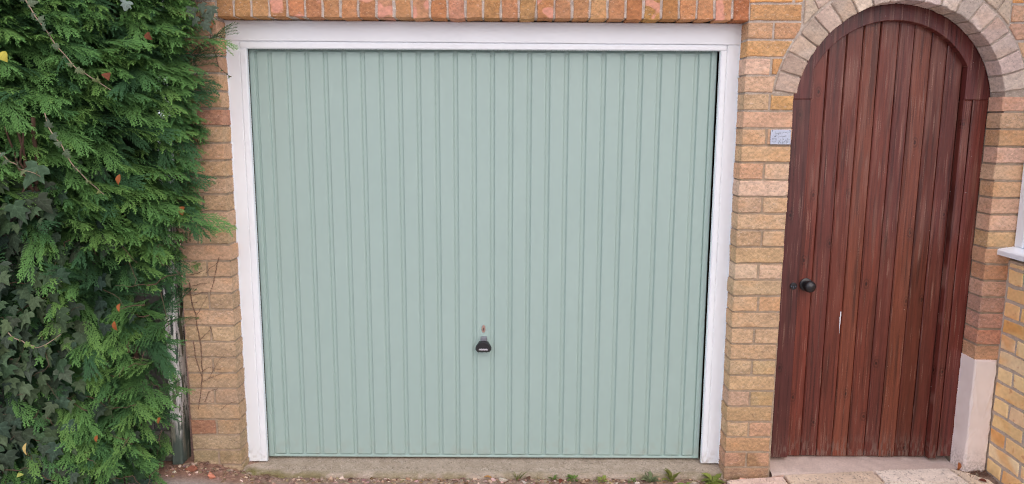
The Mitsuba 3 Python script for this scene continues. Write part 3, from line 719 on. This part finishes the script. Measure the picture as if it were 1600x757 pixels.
for n_try in range(5600):
    z = g.uniform(-.02, 2.5); x = np.interp(z, EDGE_Z, EDGE_X) - abs(g.uniform(0, 1) ** 1.25) * 1.35
    xe = np.interp(z, EDGE_Z, EDGE_X)
    yf = face_y(x, z); layer = g.choice([0, 1, 2, 3], p=[.27, .28, .26, .19])
    y = yf + layer * .12 + g.uniform(-.03, .03)
    keep = 1.0
    low = np.clip((1.12 - z) / .25, 0, 1)
    clump = meshkit.fbm(np.array([[x * 7, z * 8, layer * 1.7]]), 2, 5)[0]
    keep *= 1 - low * .15
    if low > 0 and clump < .49: keep *= 1 - .75 * low
    if clump < .42: keep *= .30
    ivy = np.clip((-.55 - x - .12 * np.clip((1.0 - z) / .2, 0, 1)) / .10, 0, 1) * np.clip((1.42 - z) / .15, 0, 1)
    keep *= 1 - .90 * ivy
    if z < 1.0 and x > xe - .04: keep *= .45
    if g.uniform() > keep: continue
    hi = np.clip((z - .9) / .5, 0, 1)
    ax = np.array([g.normal(.25 + .75 * hi, .38), -abs(g.normal(.62 - .12 * hi, .22)), g.normal(-.16 + .22 * hi, .16)])
    nm = np.array([g.normal(.05, .18), g.normal(-.30 + .12 * hi, .2), 1.0])
    if low > .5 and x > xe - .13: ax[0] = abs(ax[0]) + .35
    ti = int(np.clip(g.normal(2.9 + 1.0 * hi, 1.7), 0, 7)) if layer < 2 else int(g.integers(2, 8))
    if low > .5 and x > xe - .13: ti = min(ti, 1)
    if low > .5 and x > xe - .045 * layer: continue
    if low < .5 and x > xe - .10: ti = min(ti, 3)
    tone = int(g.choice([0, 1, 2, 3], p=[[.48, .18, .32, .02], [.40, .40, .10, .10], [.1, .45, 0, .45], [.0, .3, 0, .7]][layer]))  # deeper layers get darker tones, interior shade put into the foliage colour
    tip = np.array([x, y, z])
    if y > -.03: continue
    if tip[0] - .02 > xe + .02: continue
    add_spray(tip, ax, nm, ti, tone, -layer * .5 - g.uniform(0, .4) + ti * .03)
# single sprays reaching across the brick pier and the frame
for (u, v, y), ax, ti, tone in [((376, 73, -.16), (1, -.08, .0), 2, 0), ((376, 346, -.18), (1, -.08, .10), 3, 0), ((352, 354, -.17), (1, -.15, .04), 4, 1), ((335, 112, -.15), (1, -.2, -.05), 4, 1), ((330, 258, -.15), (1, -.2, -.15), 3, 1), ((326, 240, -.16), (1, -.2, -.2), 3, 3),
                         ((328, 50, -.15), (1, -.2, .02), 5, 1), ((326, 168, -.15), (1, -.3, -.1), 4, 1), ((330, 152, -.16), (1, -.3, -.02), 4, 3), ((296, 622, -.10), (.9, -.4, -.05), 1, 0), ((298, 440, -.11), (1, -.3, 0), 2, 1), ((312, 418, -.12), (1, -.3, .05), 3, 3),
                         ((286, 546, -.10), (1, -.3, -.05), 1, 1), ((248, 730, -.16), (.9, -.5, .08), 4, 0), ((225, 700, -.2), (.4, -.7, .25), 4, 0), ((175, 725, -.22), (-.3, -.7, .3), 4, 1), ((205, 745, -.2), (.2, -.8, .05), 3, 0), ((150, 720, -.3), (.8, -.6, .0), 3, 0)]:
    add_spray(uy(u, v, y), np.array(ax, float), np.array([g.normal(0, .15), g.normal(-.75 if u > 360 else -.5, .12), 1.0]), ti, tone, 5)
behind = []  # inner fill all in the darkest tone, hedge shade put into its colour
for n_try in range(900):
    x, y, z = g.uniform(-2.2, -.345), g.uniform(.12, .5), g.uniform(1.65, 2.85)
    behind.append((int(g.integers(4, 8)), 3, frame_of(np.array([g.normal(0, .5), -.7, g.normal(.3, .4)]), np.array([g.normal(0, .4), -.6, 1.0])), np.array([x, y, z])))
for n_try in range(500):
    z = g.uniform(-.0, 2.6); x = np.interp(z, EDGE_Z, EDGE_X) - .10 - g.uniform(0, 1.4)
    if x > -.42 and z < 1.0: continue
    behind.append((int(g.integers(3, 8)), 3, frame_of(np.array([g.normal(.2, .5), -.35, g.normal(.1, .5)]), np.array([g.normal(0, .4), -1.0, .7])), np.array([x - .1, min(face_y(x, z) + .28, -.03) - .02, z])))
items.sort(key=lambda t: -t[0])
hedge = thing('conifer_hedge', 'tall green feathery conifer hedge with flat drooping sprays at the left', 'hedge')
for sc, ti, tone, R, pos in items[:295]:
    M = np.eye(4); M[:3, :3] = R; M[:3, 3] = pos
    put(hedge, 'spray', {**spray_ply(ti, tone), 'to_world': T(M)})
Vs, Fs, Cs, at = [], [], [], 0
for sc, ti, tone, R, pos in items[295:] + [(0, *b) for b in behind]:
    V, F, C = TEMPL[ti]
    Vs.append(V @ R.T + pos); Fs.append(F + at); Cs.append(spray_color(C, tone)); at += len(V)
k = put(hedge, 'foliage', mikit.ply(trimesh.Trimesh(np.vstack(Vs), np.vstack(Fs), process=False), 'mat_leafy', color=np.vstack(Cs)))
labels[k] = {'kind': 'stuff'}
# woody stems inside
def stem_path(a, b, n=14, w=.02, seed=0):
    a, b = np.array(a, float), np.array(b, float); t = np.linspace(0, 1, n)[:, None]
    off = np.stack([meshkit.fbm(np.c_[t[:, 0] * 4, t[:, 0] * 0 + seed * 3.1, t[:, 0] * 0 + k], 3, 2) - .5 for k in range(3)], 1)
    return a + (b - a) * t + off * w * 4 * (np.sin(np.pi * np.clip(t, 0, 1)) * .8 + .2)
def stem_ply(m, col):
    v = np.asarray(m.vertices); k = .6 + .8 * meshkit.fbm(v * 60, 3)
    return mikit.ply(m, 'mat_stem', smooth=True, color=np.asarray(col)[None] * k[:, None])
BROWN = (.088, .054, .038)
for i, (a, b, r) in enumerate([((-.95, -.12, -.05), (-.76, -.26, 1.15), .022), ((-.76, -.26, 1.15), (-.62, -.46, 1.66), .014), ((-.75, -.30, 1.2), (-.67, -.48, 1.66), .009), ((-.72, -.30, 1.2), (-.72, -.47, 1.62), .007), ((-.78, -.30, 1.25), (-.64, -.50, 1.60), .006), ((-.52, -.06, -.05), (-.46, -.10, 2.3), .013), ((-1.3, -.15, 0), (-1.2, -.3, 2.4), .025)]):
    P = stem_path(a, b, 26, .02, i); put(hedge, 'trunk', stem_ply(tube(P, np.linspace(r, r * .5, 26), 8), BROWN))
tw = []
for i in range(120):
    z = g.uniform(0, 2.1) if i > 120 else g.uniform(0, 1.15); x = np.interp(z, EDGE_Z, EDGE_X) - .06 - g.uniform(0, .95); y = face_y(x, z) + g.uniform(.04, .15)
    if y > -.02: y = -.02
    L = g.uniform(.05, .19); d = np.array([g.normal(.3, .6), -abs(g.normal(.35, .3)), g.normal(-.05, .55)]); d /= np.linalg.norm(d)
    tw.append(tube(stem_path((x, y, z), np.array([x, y, z]) + d * L, 6, .012, i), np.linspace(.0024, .0009, 6) * g.uniform(.6, 1.2), 4))
k = put(hedge, 'twigs', stem_ply(cat(tw), (.125, .078, .055))); labels[k] = {'kind': 'stuff'}

# ================================================================ IVY
HALF = [(0, .03), (.15, -.10), (.36, -.05), (.52, .10), (.30, .22), (.47, .50), (.24, .50), (.13, .74), (0, 1.02)]
OUT = HALF + [(-x, y) for x, y in HALF[-2:0:-1]]
def ivy_leaf(size, M, pos, col, seed, curl=1.0):
    g2 = np.random.default_rng(seed)
    o = np.array(OUT); o = o * (1 + g2.normal(0, .06, o.shape)); o[:, 1] *= g2.uniform(.85, 1.12)
    inner = o * .5 + np.array([0, .13])
    P = np.vstack([o, inner, [[0, .26]]]); n = len(o)
    i = np.arange(n); j = (i + 1) % n
    F = np.vstack([np.c_[i, j, n + j], np.c_[i, n + j, n + i], np.c_[n + i, n + j, np.full(n, 2 * n)]])
    z = -.22 * curl * np.abs(P[:, 0]) - .26 * curl * (P[:, 1] - .15) ** 2 + g2.normal(0, .018, len(P))
    V = np.c_[P, z] * size
    U, W = pack(col, seed % 64)
    uv = np.c_[U + .5 + .4 * P[:, 0], W + .3 + .4 * np.clip(P[:, 1], -.3, 1.3)]
    return V @ M.T + pos, F, uv
def ivy_frame(g, drop=1.0):
    down = np.array([g.normal(0, .45), g.normal(-.25, .25), -drop + g.normal(0, .25)]); nm = np.array([g.normal(0, .35), -1 + g.normal(0, .2), g.normal(.55, .3)])
    y = down / np.linalg.norm(down); n = nm - y * (nm @ y); n /= np.linalg.norm(n)
    return np.stack([np.cross(y, n), y, n], 1)
def leaf_entry(parent, size, M, pos, col, seed, name='leaf', curl=1.0):
    V, F, uv = ivy_leaf(size, M, pos, col, seed, curl)
    return put(parent, name, mikit.ply(trimesh.Trimesh(V, F, process=False), 'mat_ivy', smooth=True, uv=uv))
IVY = [(.042, .080, .050), (.050, .096, .052), (.036, .066, .046), (.070, .120, .064), (.056, .088, .062)]
ivy = thing('ivy', 'dark glossy ivy climbing through the left and bottom of the hedge', 'ivy')
spots = []
for t in range(4000):
    if len(spots) > 430: break
    z, x = g.uniform(-.03, 1.50), g.uniform(-1.05, -.24)
    yf = face_y(x, z)
    w = np.clip((-.56 - x) / .10, 0, 1) * np.clip((1.46 - z) / .1, 0, 1)
    w = max(w, .32 * np.clip((.5 - z) / .3, 0, 1) * np.clip((-.42 - x) / .05, 0, 1), .08 * np.clip((-.42 - x) / .05, 0, 1))
    if g.uniform() > w: continue
    y = min(yf + g.uniform(.00, .11) + (0 if w > .5 else .06), -.03)
    spots.append((y, x, z))
spots.sort()
LV, LF, LU, at = [], [], [], 0
for i, (y, x, z) in enumerate(spots):
    s = float(np.clip(g.normal(.066, .015), .035, .095)); M = ivy_frame(g); c = np.array(IVY[int(g.integers(5))]) * [1.22, 1.06, 1.05] * g.uniform(.75, 1.35)
    if i < 270: leaf_entry(ivy, s, M, np.array([x, y, z]), c, 100 + i)
    else:
        V, F, uv = ivy_leaf(s, M, np.array([x, y, z]), c, 100 + i); LV.append(V); LF.append(F + at); LU.append(uv); at += len(V)
# inner leaves, and leaves at the top by the soldier course
for t in range(300):
    z, x = g.uniform(-.03, 1.5), g.uniform(-1.2, -.42)
    if g.uniform() > np.clip((-.40 - x) / .2, .15, 1): continue
    V, F, uv = ivy_leaf(g.uniform(.05, .08), ivy_frame(g), np.array([x, min(face_y(x, z) + g.uniform(.10, .2), -.02), z]), IVY[int(g.integers(5))], 900 + t); LV.append(V); LF.append(F + at); LU.append(uv); at += len(V)
k = put(ivy, 'inner_leaves', mikit.ply(trimesh.Trimesh(np.vstack(LV), np.vstack(LF), process=False), 'mat_ivy', smooth=True, uv=np.vstack(LU))); labels[k] = {'kind': 'stuff'}
GREY = (.095, .125, .082)
def trail(name, label, pts, n_leaf, s0, col, seed, stem=(.30, .22, .16), tipc=(.16, .19, .07), r=.0019):
    gg = np.random.default_rng(seed)
    k = thing(name, label, 'ivy shoot')
    P = np.array(pts, float); tt = np.linspace(0, 1, len(P)); T2 = np.linspace(0, 1, 26)
    Q = np.stack([np.interp(T2, tt, P[:, c]) for c in range(3)], 1); Q[1:-1] = (Q[:-2] + Q[1:-1] + Q[2:]) / 3
    Q += .010 * (np.stack([meshkit.noise(np.c_[T2 * 9, T2 * 0 + seed, T2 * 0 + c]) for c in range(3)], 1) - .5)
    put(k, 'stem', stem_ply(tube(Q, np.linspace(r * 1.2, r * .7, 26), 5), stem))
    for i in range(n_leaf):
        f = (i + .6) / n_leaf; p = Q[int(f * 25)]
        s = s0 * gg.uniform(.65, 1.25) * (1.1 - .5 * f)
        c = np.array(col) * (1 - f ** 3) + np.array(tipc) * f ** 3
        leaf_entry(k, s, ivy_frame(gg, .5 * (-1) ** i), p + [0, -.004, 0], c * gg.uniform(.8, 1.25), seed * 50 + i, curl=1.6)
    return k
def at_px(pts, y): return [uy(u, v, y + dy) for u, v, dy in pts]
trail('ivy_trail', 'long pale ivy shoot hanging diagonally across the top left of the hedge', at_px([(32, -12, 0), (52, 22, -.01), (72, 48, -.02), (96, 80, -.02), (120, 105, -.02), (145, 125, -.01), (172, 142, 0)], -.70), 15, .030, GREY, 3)
trail('ivy_trail', 'thin pale ivy shoot hanging in the middle of the hedge below the longest shoot', at_px([(68, 176, 0), (84, 212, -.01), (100, 238, -.02), (118, 262, -.02), (138, 284, -.01), (162, 302, 0)], -.68), 11, .028, GREY, 4)
trail('ivy_trail', 'short ivy shoot with greyish leaves at the left edge above the ivy patch', at_px([(-14, 226, 0), (8, 244, -.02), (30, 264, -.02), (64, 277, 0)], -.70), 6, .040, GREY, 5)
trail('ivy_trail', 'ivy shoot with bright lime tips in the dark ivy at mid height on the left', at_px([(12, 522, 0), (35, 535, -.02), (60, 545, -.02), (96, 522, 0)], -.66), 6, .026, (.12, .21, .06), 6)
trail('ivy_trail', 'dark ivy twig drooping past the top left corner of the white frame', at_px([(318, 18, 0), (330, 55, -.02), (336, 80, -.02), (342, 104, -.02), (352, 114, -.01), (364, 122, 0)], -.14), 9, .020, (.05, .09, .045), 8, (.09, .055, .04), (.06, .09, .04))
pt = thing('ivy_leaf_cluster', 'silvery ivy leaves hanging beside the end of the brick lintel', 'ivy')
put(pt, 'stem', stem_ply(tube(stem_path(uy(300, -10, -.23), uy(322, 40, -.22), 10, .01, 77), .002, 5), BROWN))
for i, (u, v) in enumerate([(300, 12), (314, 6), (306, 26), (322, 20), (318, 34), (330, 10)]):
    leaf_entry(pt, .050, ivy_frame(g), uy(u, v, -.24), (.085, .115, .085), 3000 + i)
big = thing('ivy_leaf', 'large pale green ivy leaf among dark leaves at the top of the ivy patch', 'leaf')
V, F, uv = ivy_leaf(.098, ivy_frame(np.random.default_rng(4)), uy(60, 258, -.69), (.075, .115, .075), 4001); scene[big] = mikit.ply(trimesh.Trimesh(V, F, process=False), 'mat_ivy', smooth=True, uv=uv)
big = thing('ivy_leaf', 'pale grey ivy leaf hanging near the top centre of the hedge', 'leaf')
V, F, uv = ivy_leaf(.045, ivy_frame(np.random.default_rng(9)), uy(198, 2, -.58), (.20, .25, .22), 4002); scene[big] = mikit.ply(trimesh.Trimesh(V, F, process=False), 'mat_ivy', smooth=True, uv=uv)

# dead leaves caught in the hedge
def dead_leaf(size, pos, col, seed, M=None, wide=.42):
    g2 = np.random.default_rng(seed); n = 7; t = np.linspace(0, 1, n); w = wide * np.sin(np.pi * t ** .8) ** .9
    ctr = np.c_[0 * t + .06 * np.sin(3 * t), t, -.5 * (t - .4) ** 2]
    L = ctr + np.c_[-w / 2 * (1 + g2.normal(0, .12, n)), 0 * t, .28 * w]; R = ctr + np.c_[w / 2 * (1 + g2.normal(0, .12, n)), 0 * t, .28 * w]
    V = np.vstack([L, ctr, R]) * size; F = []
    for i in range(n - 1):
        F += [[i, n + i, n + i + 1], [i, n + i + 1, i + 1], [n + i, 2 * n + i, 2 * n + i + 1], [n + i, 2 * n + i + 1, n + i + 1]]
    if M is None: M = ivy_frame(g2)
    V = V @ M.T + pos
    k = .7 + .6 * meshkit.fbm(V * 120, 3)
    return mikit.ply(trimesh.Trimesh(V, np.array(F), process=False), 'mat_leafy', smooth=True, color=np.asarray(col)[None] * k[:, None])
ORG = (.36, .125, .05); TAN = (.34, .19, .11); BRN = (.20, .075, .045)
for i, (u, v, y, s, c, w, lab) in enumerate([
        (187, 272, -.55, .042, ORG, .40, 'orange dead leaf caught at mid height near the centre of the hedge'), (187, 474, -.48, .036, ORG, .40, 'upper of two bright orange dead leaves caught low in the hedge'), (178, 502, -.48, .044, ORG, .42, 'lower of two bright orange dead leaves caught low in the hedge'),
        (170, 113, -.52, .036, BRN, .9, 'rust brown dead leaf high in the hedge under the long ivy shoot'), (230, 50, -.40, .034, BRN, .9, 'reddish brown dead leaf at the top right of the hedge'), (284, 322, -.16, .044, ORG, .75, 'ragged orange dead sprig at the right edge of the hedge by the brick pier'),
        (250, 652, -.22, .030, ORG, .5, 'orange dead leaf near the foot of the old post'), (40, 692, -.62, .048, (.55, .42, .16), .28, 'yellow fading leaf low in the ivy at the left'),
        (36, 742, -.62, .045, (.42, .45, .12), .35, 'yellow green fading leaf at the bottom left corner'), (3, 80, -.68, .040, (.55, .50, .10), .8, 'yellow leaf at the left edge near the top of the hedge'), (330, 22, -.11, .050, (.45, .17, .075), .35, 'orange dead leaf beside the left end of the brick lintel'),
        (333, 36, -.11, .034, (.42, .15, .07), .4, 'small orange dead leaf just under the left end of the brick lintel'), (152, 680, -.42, .03, ORG, .5, 'orange dead leaf among the sprays near the bottom of the hedge')]):
    whole('dead_leaf', dead_leaf(s, uy(u, v, y), c, 500 + i, None, w), lab, 'dead leaf', 'dead leaves caught in the hedge')

# dry vine stems on the left pier
def on_wall(pix, y=-.004): return np.array([uy(u, v, y) for u, v in pix])
vn = thing('dry_vine', 'dry branching vine stems clinging to the left brick pier', 'vine')
def vine(pix, r=.0016, name='stem', col=(.17, .105, .072)):
    P = on_wall(pix); tt = np.linspace(0, 1, len(P)); T2 = np.linspace(0, 1, 5 * len(P))
    Q = np.stack([np.interp(T2, tt, P[:, c]) for c in range(3)], 1); Q[:, [0, 2]] += .004 * (np.stack([meshkit.noise(np.c_[Q[:, 2] * 60, T2 * 0 + c, Q[:, 0] * 60]) for c in range(2)], 1) - .5)
    put(vn, name, stem_ply(tube(Q, np.linspace(r, r * .6, len(Q)), 5), col))
vine([(294, 258), (298, 275), (300, 300), (303, 318), (304, 330), (300, 345)], .0030, 'stem', (.24, .12, .09))
vine([(342, 402), (338, 420), (334, 440), (330, 454), (329, 462)], .0020)
vine([(296, 442), (298, 462), (300, 476), (306, 492), (308, 512), (312, 528), (314, 545), (316, 580), (314, 610), (310, 640)], .0026)
vine([(290, 458), (297, 462), (302, 462)], .0014, 'side_shoot'); vine([(300, 448), (312, 444), (324, 443)], .0016, 'side_shoot'); vine([(302, 462), (316, 457), (327, 458)], .0013, 'side_shoot')
vine([(308, 492), (316, 478), (324, 462)], .0014, 'side_shoot'); vine([(298, 473), (306, 474), (309, 470)], .0013, 'side_shoot'); vine([(312, 532), (320, 524), (328, 516)], .0018, 'side_shoot'); vine([(328, 510), (331, 520), (334, 530)], .0016, 'side_shoot')
vine([(302, 534), (306, 560), (312, 580), (318, 598)], .0018, 'side_shoot'); vine([(316, 580), (326, 574), (344, 578)], .0014, 'side_shoot'); vine([(318, 596), (334, 588), (348, 584)], .0012, 'side_shoot'); vine([(320, 628), (326, 612), (340, 608)], .0016, 'side_shoot')
vine([(322, 427), (330, 418), (342, 410)], .0014, 'side_shoot'); vine([(296, 430), (310, 427), (320, 422)], .0015, 'side_shoot'); vine([(326, 592), (340, 566), (352, 552)], .0010, 'side_shoot'); vine([(345, 640), (356, 632), (366, 628)], .0012, 'side_shoot')

# ================================================================ WEEDS, LEAVES AND RUBBLE at the foot of the wall
def weed(label, x, y, n, s, col, seed, up=.6, wide=.42):
    g2 = np.random.default_rng(seed); y += .038; k = thing('weed', label, 'weed', 'weeds along the foot of the wall')
    z = float(ground_z(x, y)) - .002
    for i in range(n):
        a = 2 * math.pi * i / n + g2.normal(0, .35); e = g2.uniform(.25, 1.0) * up
        d = np.array([math.cos(a), math.sin(a), e * 1.5]); d /= np.linalg.norm(d); nm = np.array([-math.cos(a) * .6, -math.sin(a) * .6, 1.0])
        nm = nm - d * (nm @ d); nm /= np.linalg.norm(nm); M = np.stack([np.cross(d, nm), d, nm], 1)
        put(k, 'leaf', dead_leaf(s * 1.25 * g2.uniform(.6, 1.2), np.array([x, y, z]) + d * g2.uniform(.002, .01), np.array(col) * g2.uniform(.75, 1.3), seed * 40 + i, M, wide))
GRN, LIME, SAGE = (.13, .20, .055), (.24, .29, .075), (.19, .23, .12)
weed('leafy sage green weed under the right part of the green door', 1.862, -.052, 15, .046, SAGE, 11, 1.0, .34)
weed('taller weed with yellowing leaves right of the sage green weed', 1.968, -.050, 12, .044, (.22, .24, .07), 12, 1.3, .36)
weed('bright green weed at the foot of the right white jamb', 2.165, -.060, 12, .044, LIME, 13, .6, .5)
weed('low green weed in front of the bright green weed by the right jamb', 2.150, -.105, 9, .040, (.20, .25, .06), 14, .35, .6)
weed('tiny green weed beside the dark red fallen leaf below the door', 1.500, -.048, 8, .026, GRN, 15, .6, .5)
weed('small green weed below the door between two taller weeds', 1.405, -.045, 7, .024, GRN, 16, .9, .3)
weed('grass like weed under the door to the right of the fallen leaf', 1.235, -.045, 11, .040, (.19, .21, .07), 17, 2.2, .10)
weed('small lime seedling near the front edge of the concrete threshold', 1.640, -.055, 8, .026, LIME, 18, .5, .5)
weed('small seedling between the sage weed and the lime seedling', 1.780, -.05, 6, .022, GRN, 19, .8, .4)
weed('low weed at the lower edge between the two largest weeds', 2.02, -.10, 8, .034, (.18, .24, .06), 20, .35, .55)
flat = lambda a: np.stack([[math.cos(a), math.sin(a), 0], [-math.sin(a), math.cos(a), .05], [0, 0, 1.0]], 1)
for i, (x, y, s, c, w, a, lab) in enumerate([(1.115, -.008, .05, (.50, .27, .10), .35, 1.3, 'ochre fallen leaf on the ground below the middle of the door'), (1.455, -.02, .04, (.22, .07, .05), .6, 2.5, 'dark red fallen leaf below the door near the small weeds'),
        (1.62, .055, .03, (.42, .16, .06), .5, 1.5, 'small orange fallen leaf lying on the threshold'), (1.29, -.02, .034, (.16, .09, .06), .7, .4, 'brown curled leaf on the soil right of the ochre leaf'), (.46, -.02, .03, (.12, .08, .06), .5, 2.0, 'small dark leaf below the left half of the door'),
        (3.335, .01, .060, (.50, .19, .08), .35, .5, 'orange curled leaf leaning in the corner of the arched door frame'), (3.40, -.115, .045, (.20, .07, .05), .6, 1.1, 'dark red fallen leaf in the corner below the yellow brick wall')]):
    z = float(ground_z(x, y)) + (.012 if i not in (2, 5) else .004 if i == 2 else .05)
    M = flat(a) if i != 5 else frame_of(np.array([.3, .9, -.1]), np.array([-.4, -1, .3]))
    if i == 5: M = np.stack([[.92, 0, .2], [.15, .2, -.95], [-.2, -.95, .2]], 1)
    whole('fallen_leaf', dead_leaf(s, np.array([x, y, z]), c, 700 + i, M, w), lab, 'fallen leaf', 'leaves lying at the foot of the wall')
def rock(x, y, s, seed, flat_=.6):
    g2 = np.random.default_rng(seed); m = hullm(g2.normal(0, 1, (14, 3)) * np.array([1, .7, flat_]) * .45); m.apply_scale(s)
    m.apply_translation((x, y, float(ground_z(x, y)) + s * flat_ * .25)); return m
def rubble(label, x, y, s, col, seed, fl=.5):
    m = rock(x, y, s, seed, fl); whole('brick_fragment', mikit.ply(m, 'mat_brick', uv=puv(m, alb(col))), label, 'rubble', 'broken bits at the foot of the wall')
rubble('pink broken brick flake on the paving left of the arched door step', 2.315, -.045, .058, (222, 172, 152), 31, .35)
rubble('pale mortar lump at the left end of the arched door step', 2.452, -.012, .040, (190, 165, 150), 32, .6)
rubble('reddish brick crumb below the left pier', -.19, -.10, .045, (176, 118, 100), 33)
rubble('larger reddish brick crumb between the old post and the left pier', -.275, -.065, .05, (170, 115, 98), 34)
rubble('pale stone under the middle of the green door', 1.165, -.015, .030, (205, 195, 185), 35)
rubble('pale stone left of the sage green weed', 1.800, -.03, .026, (205, 195, 185), 36)
rubble('grey stone between the two largest weeds and the right jamb', 2.07, -.03, .026, (180, 165, 155), 37)
cr = []
for i in range(1500):
    x = g.uniform(-.42, 3.40); y = .006 - abs(g.normal(0, .035)); 
    if 2.23 < x < 3.33: y = -.02 - abs(g.normal(0, .02)); 
    if 2.46 < x < 3.30 and g.uniform() < .8: continue
    if x < .1: y -= g.uniform(0, .07)
    cr.append(rock(x, y, abs(g.normal(.005, .004)) + .0025, 2000 + i))
whole('gravel_crumbs', mikit.ply(cat(cr), 'mat_slab', uv=np.vstack([puv(m, alb(wob((150, 128, 108), 24))) for m in cr])), 'scattered grit and crumbs along the foot of the wall', 'grit', kind='stuff')
li = []
for i in range(200):
    x = g.choice([g.uniform(-.42, .1), g.uniform(.9, 2.2), g.uniform(3.34, 3.45)]); y = -.005 - abs(g.normal(0, .03)); z = float(ground_z(x, y)) + .003; a = g.uniform(0, 6.3); L = g.uniform(.012, .05)
    li.append(tube([(x, y, z), (x + L * .5 * math.cos(a), y + L * .5 * math.sin(a), z + .004), (x + L * math.cos(a), y + L * math.sin(a), z)], .0013, 4))
whole('dry_litter', stem_ply(cat(li), (.17, .10, .07)), 'dry twigs and needles littering the ground by the wall', 'litter', kind='stuff')
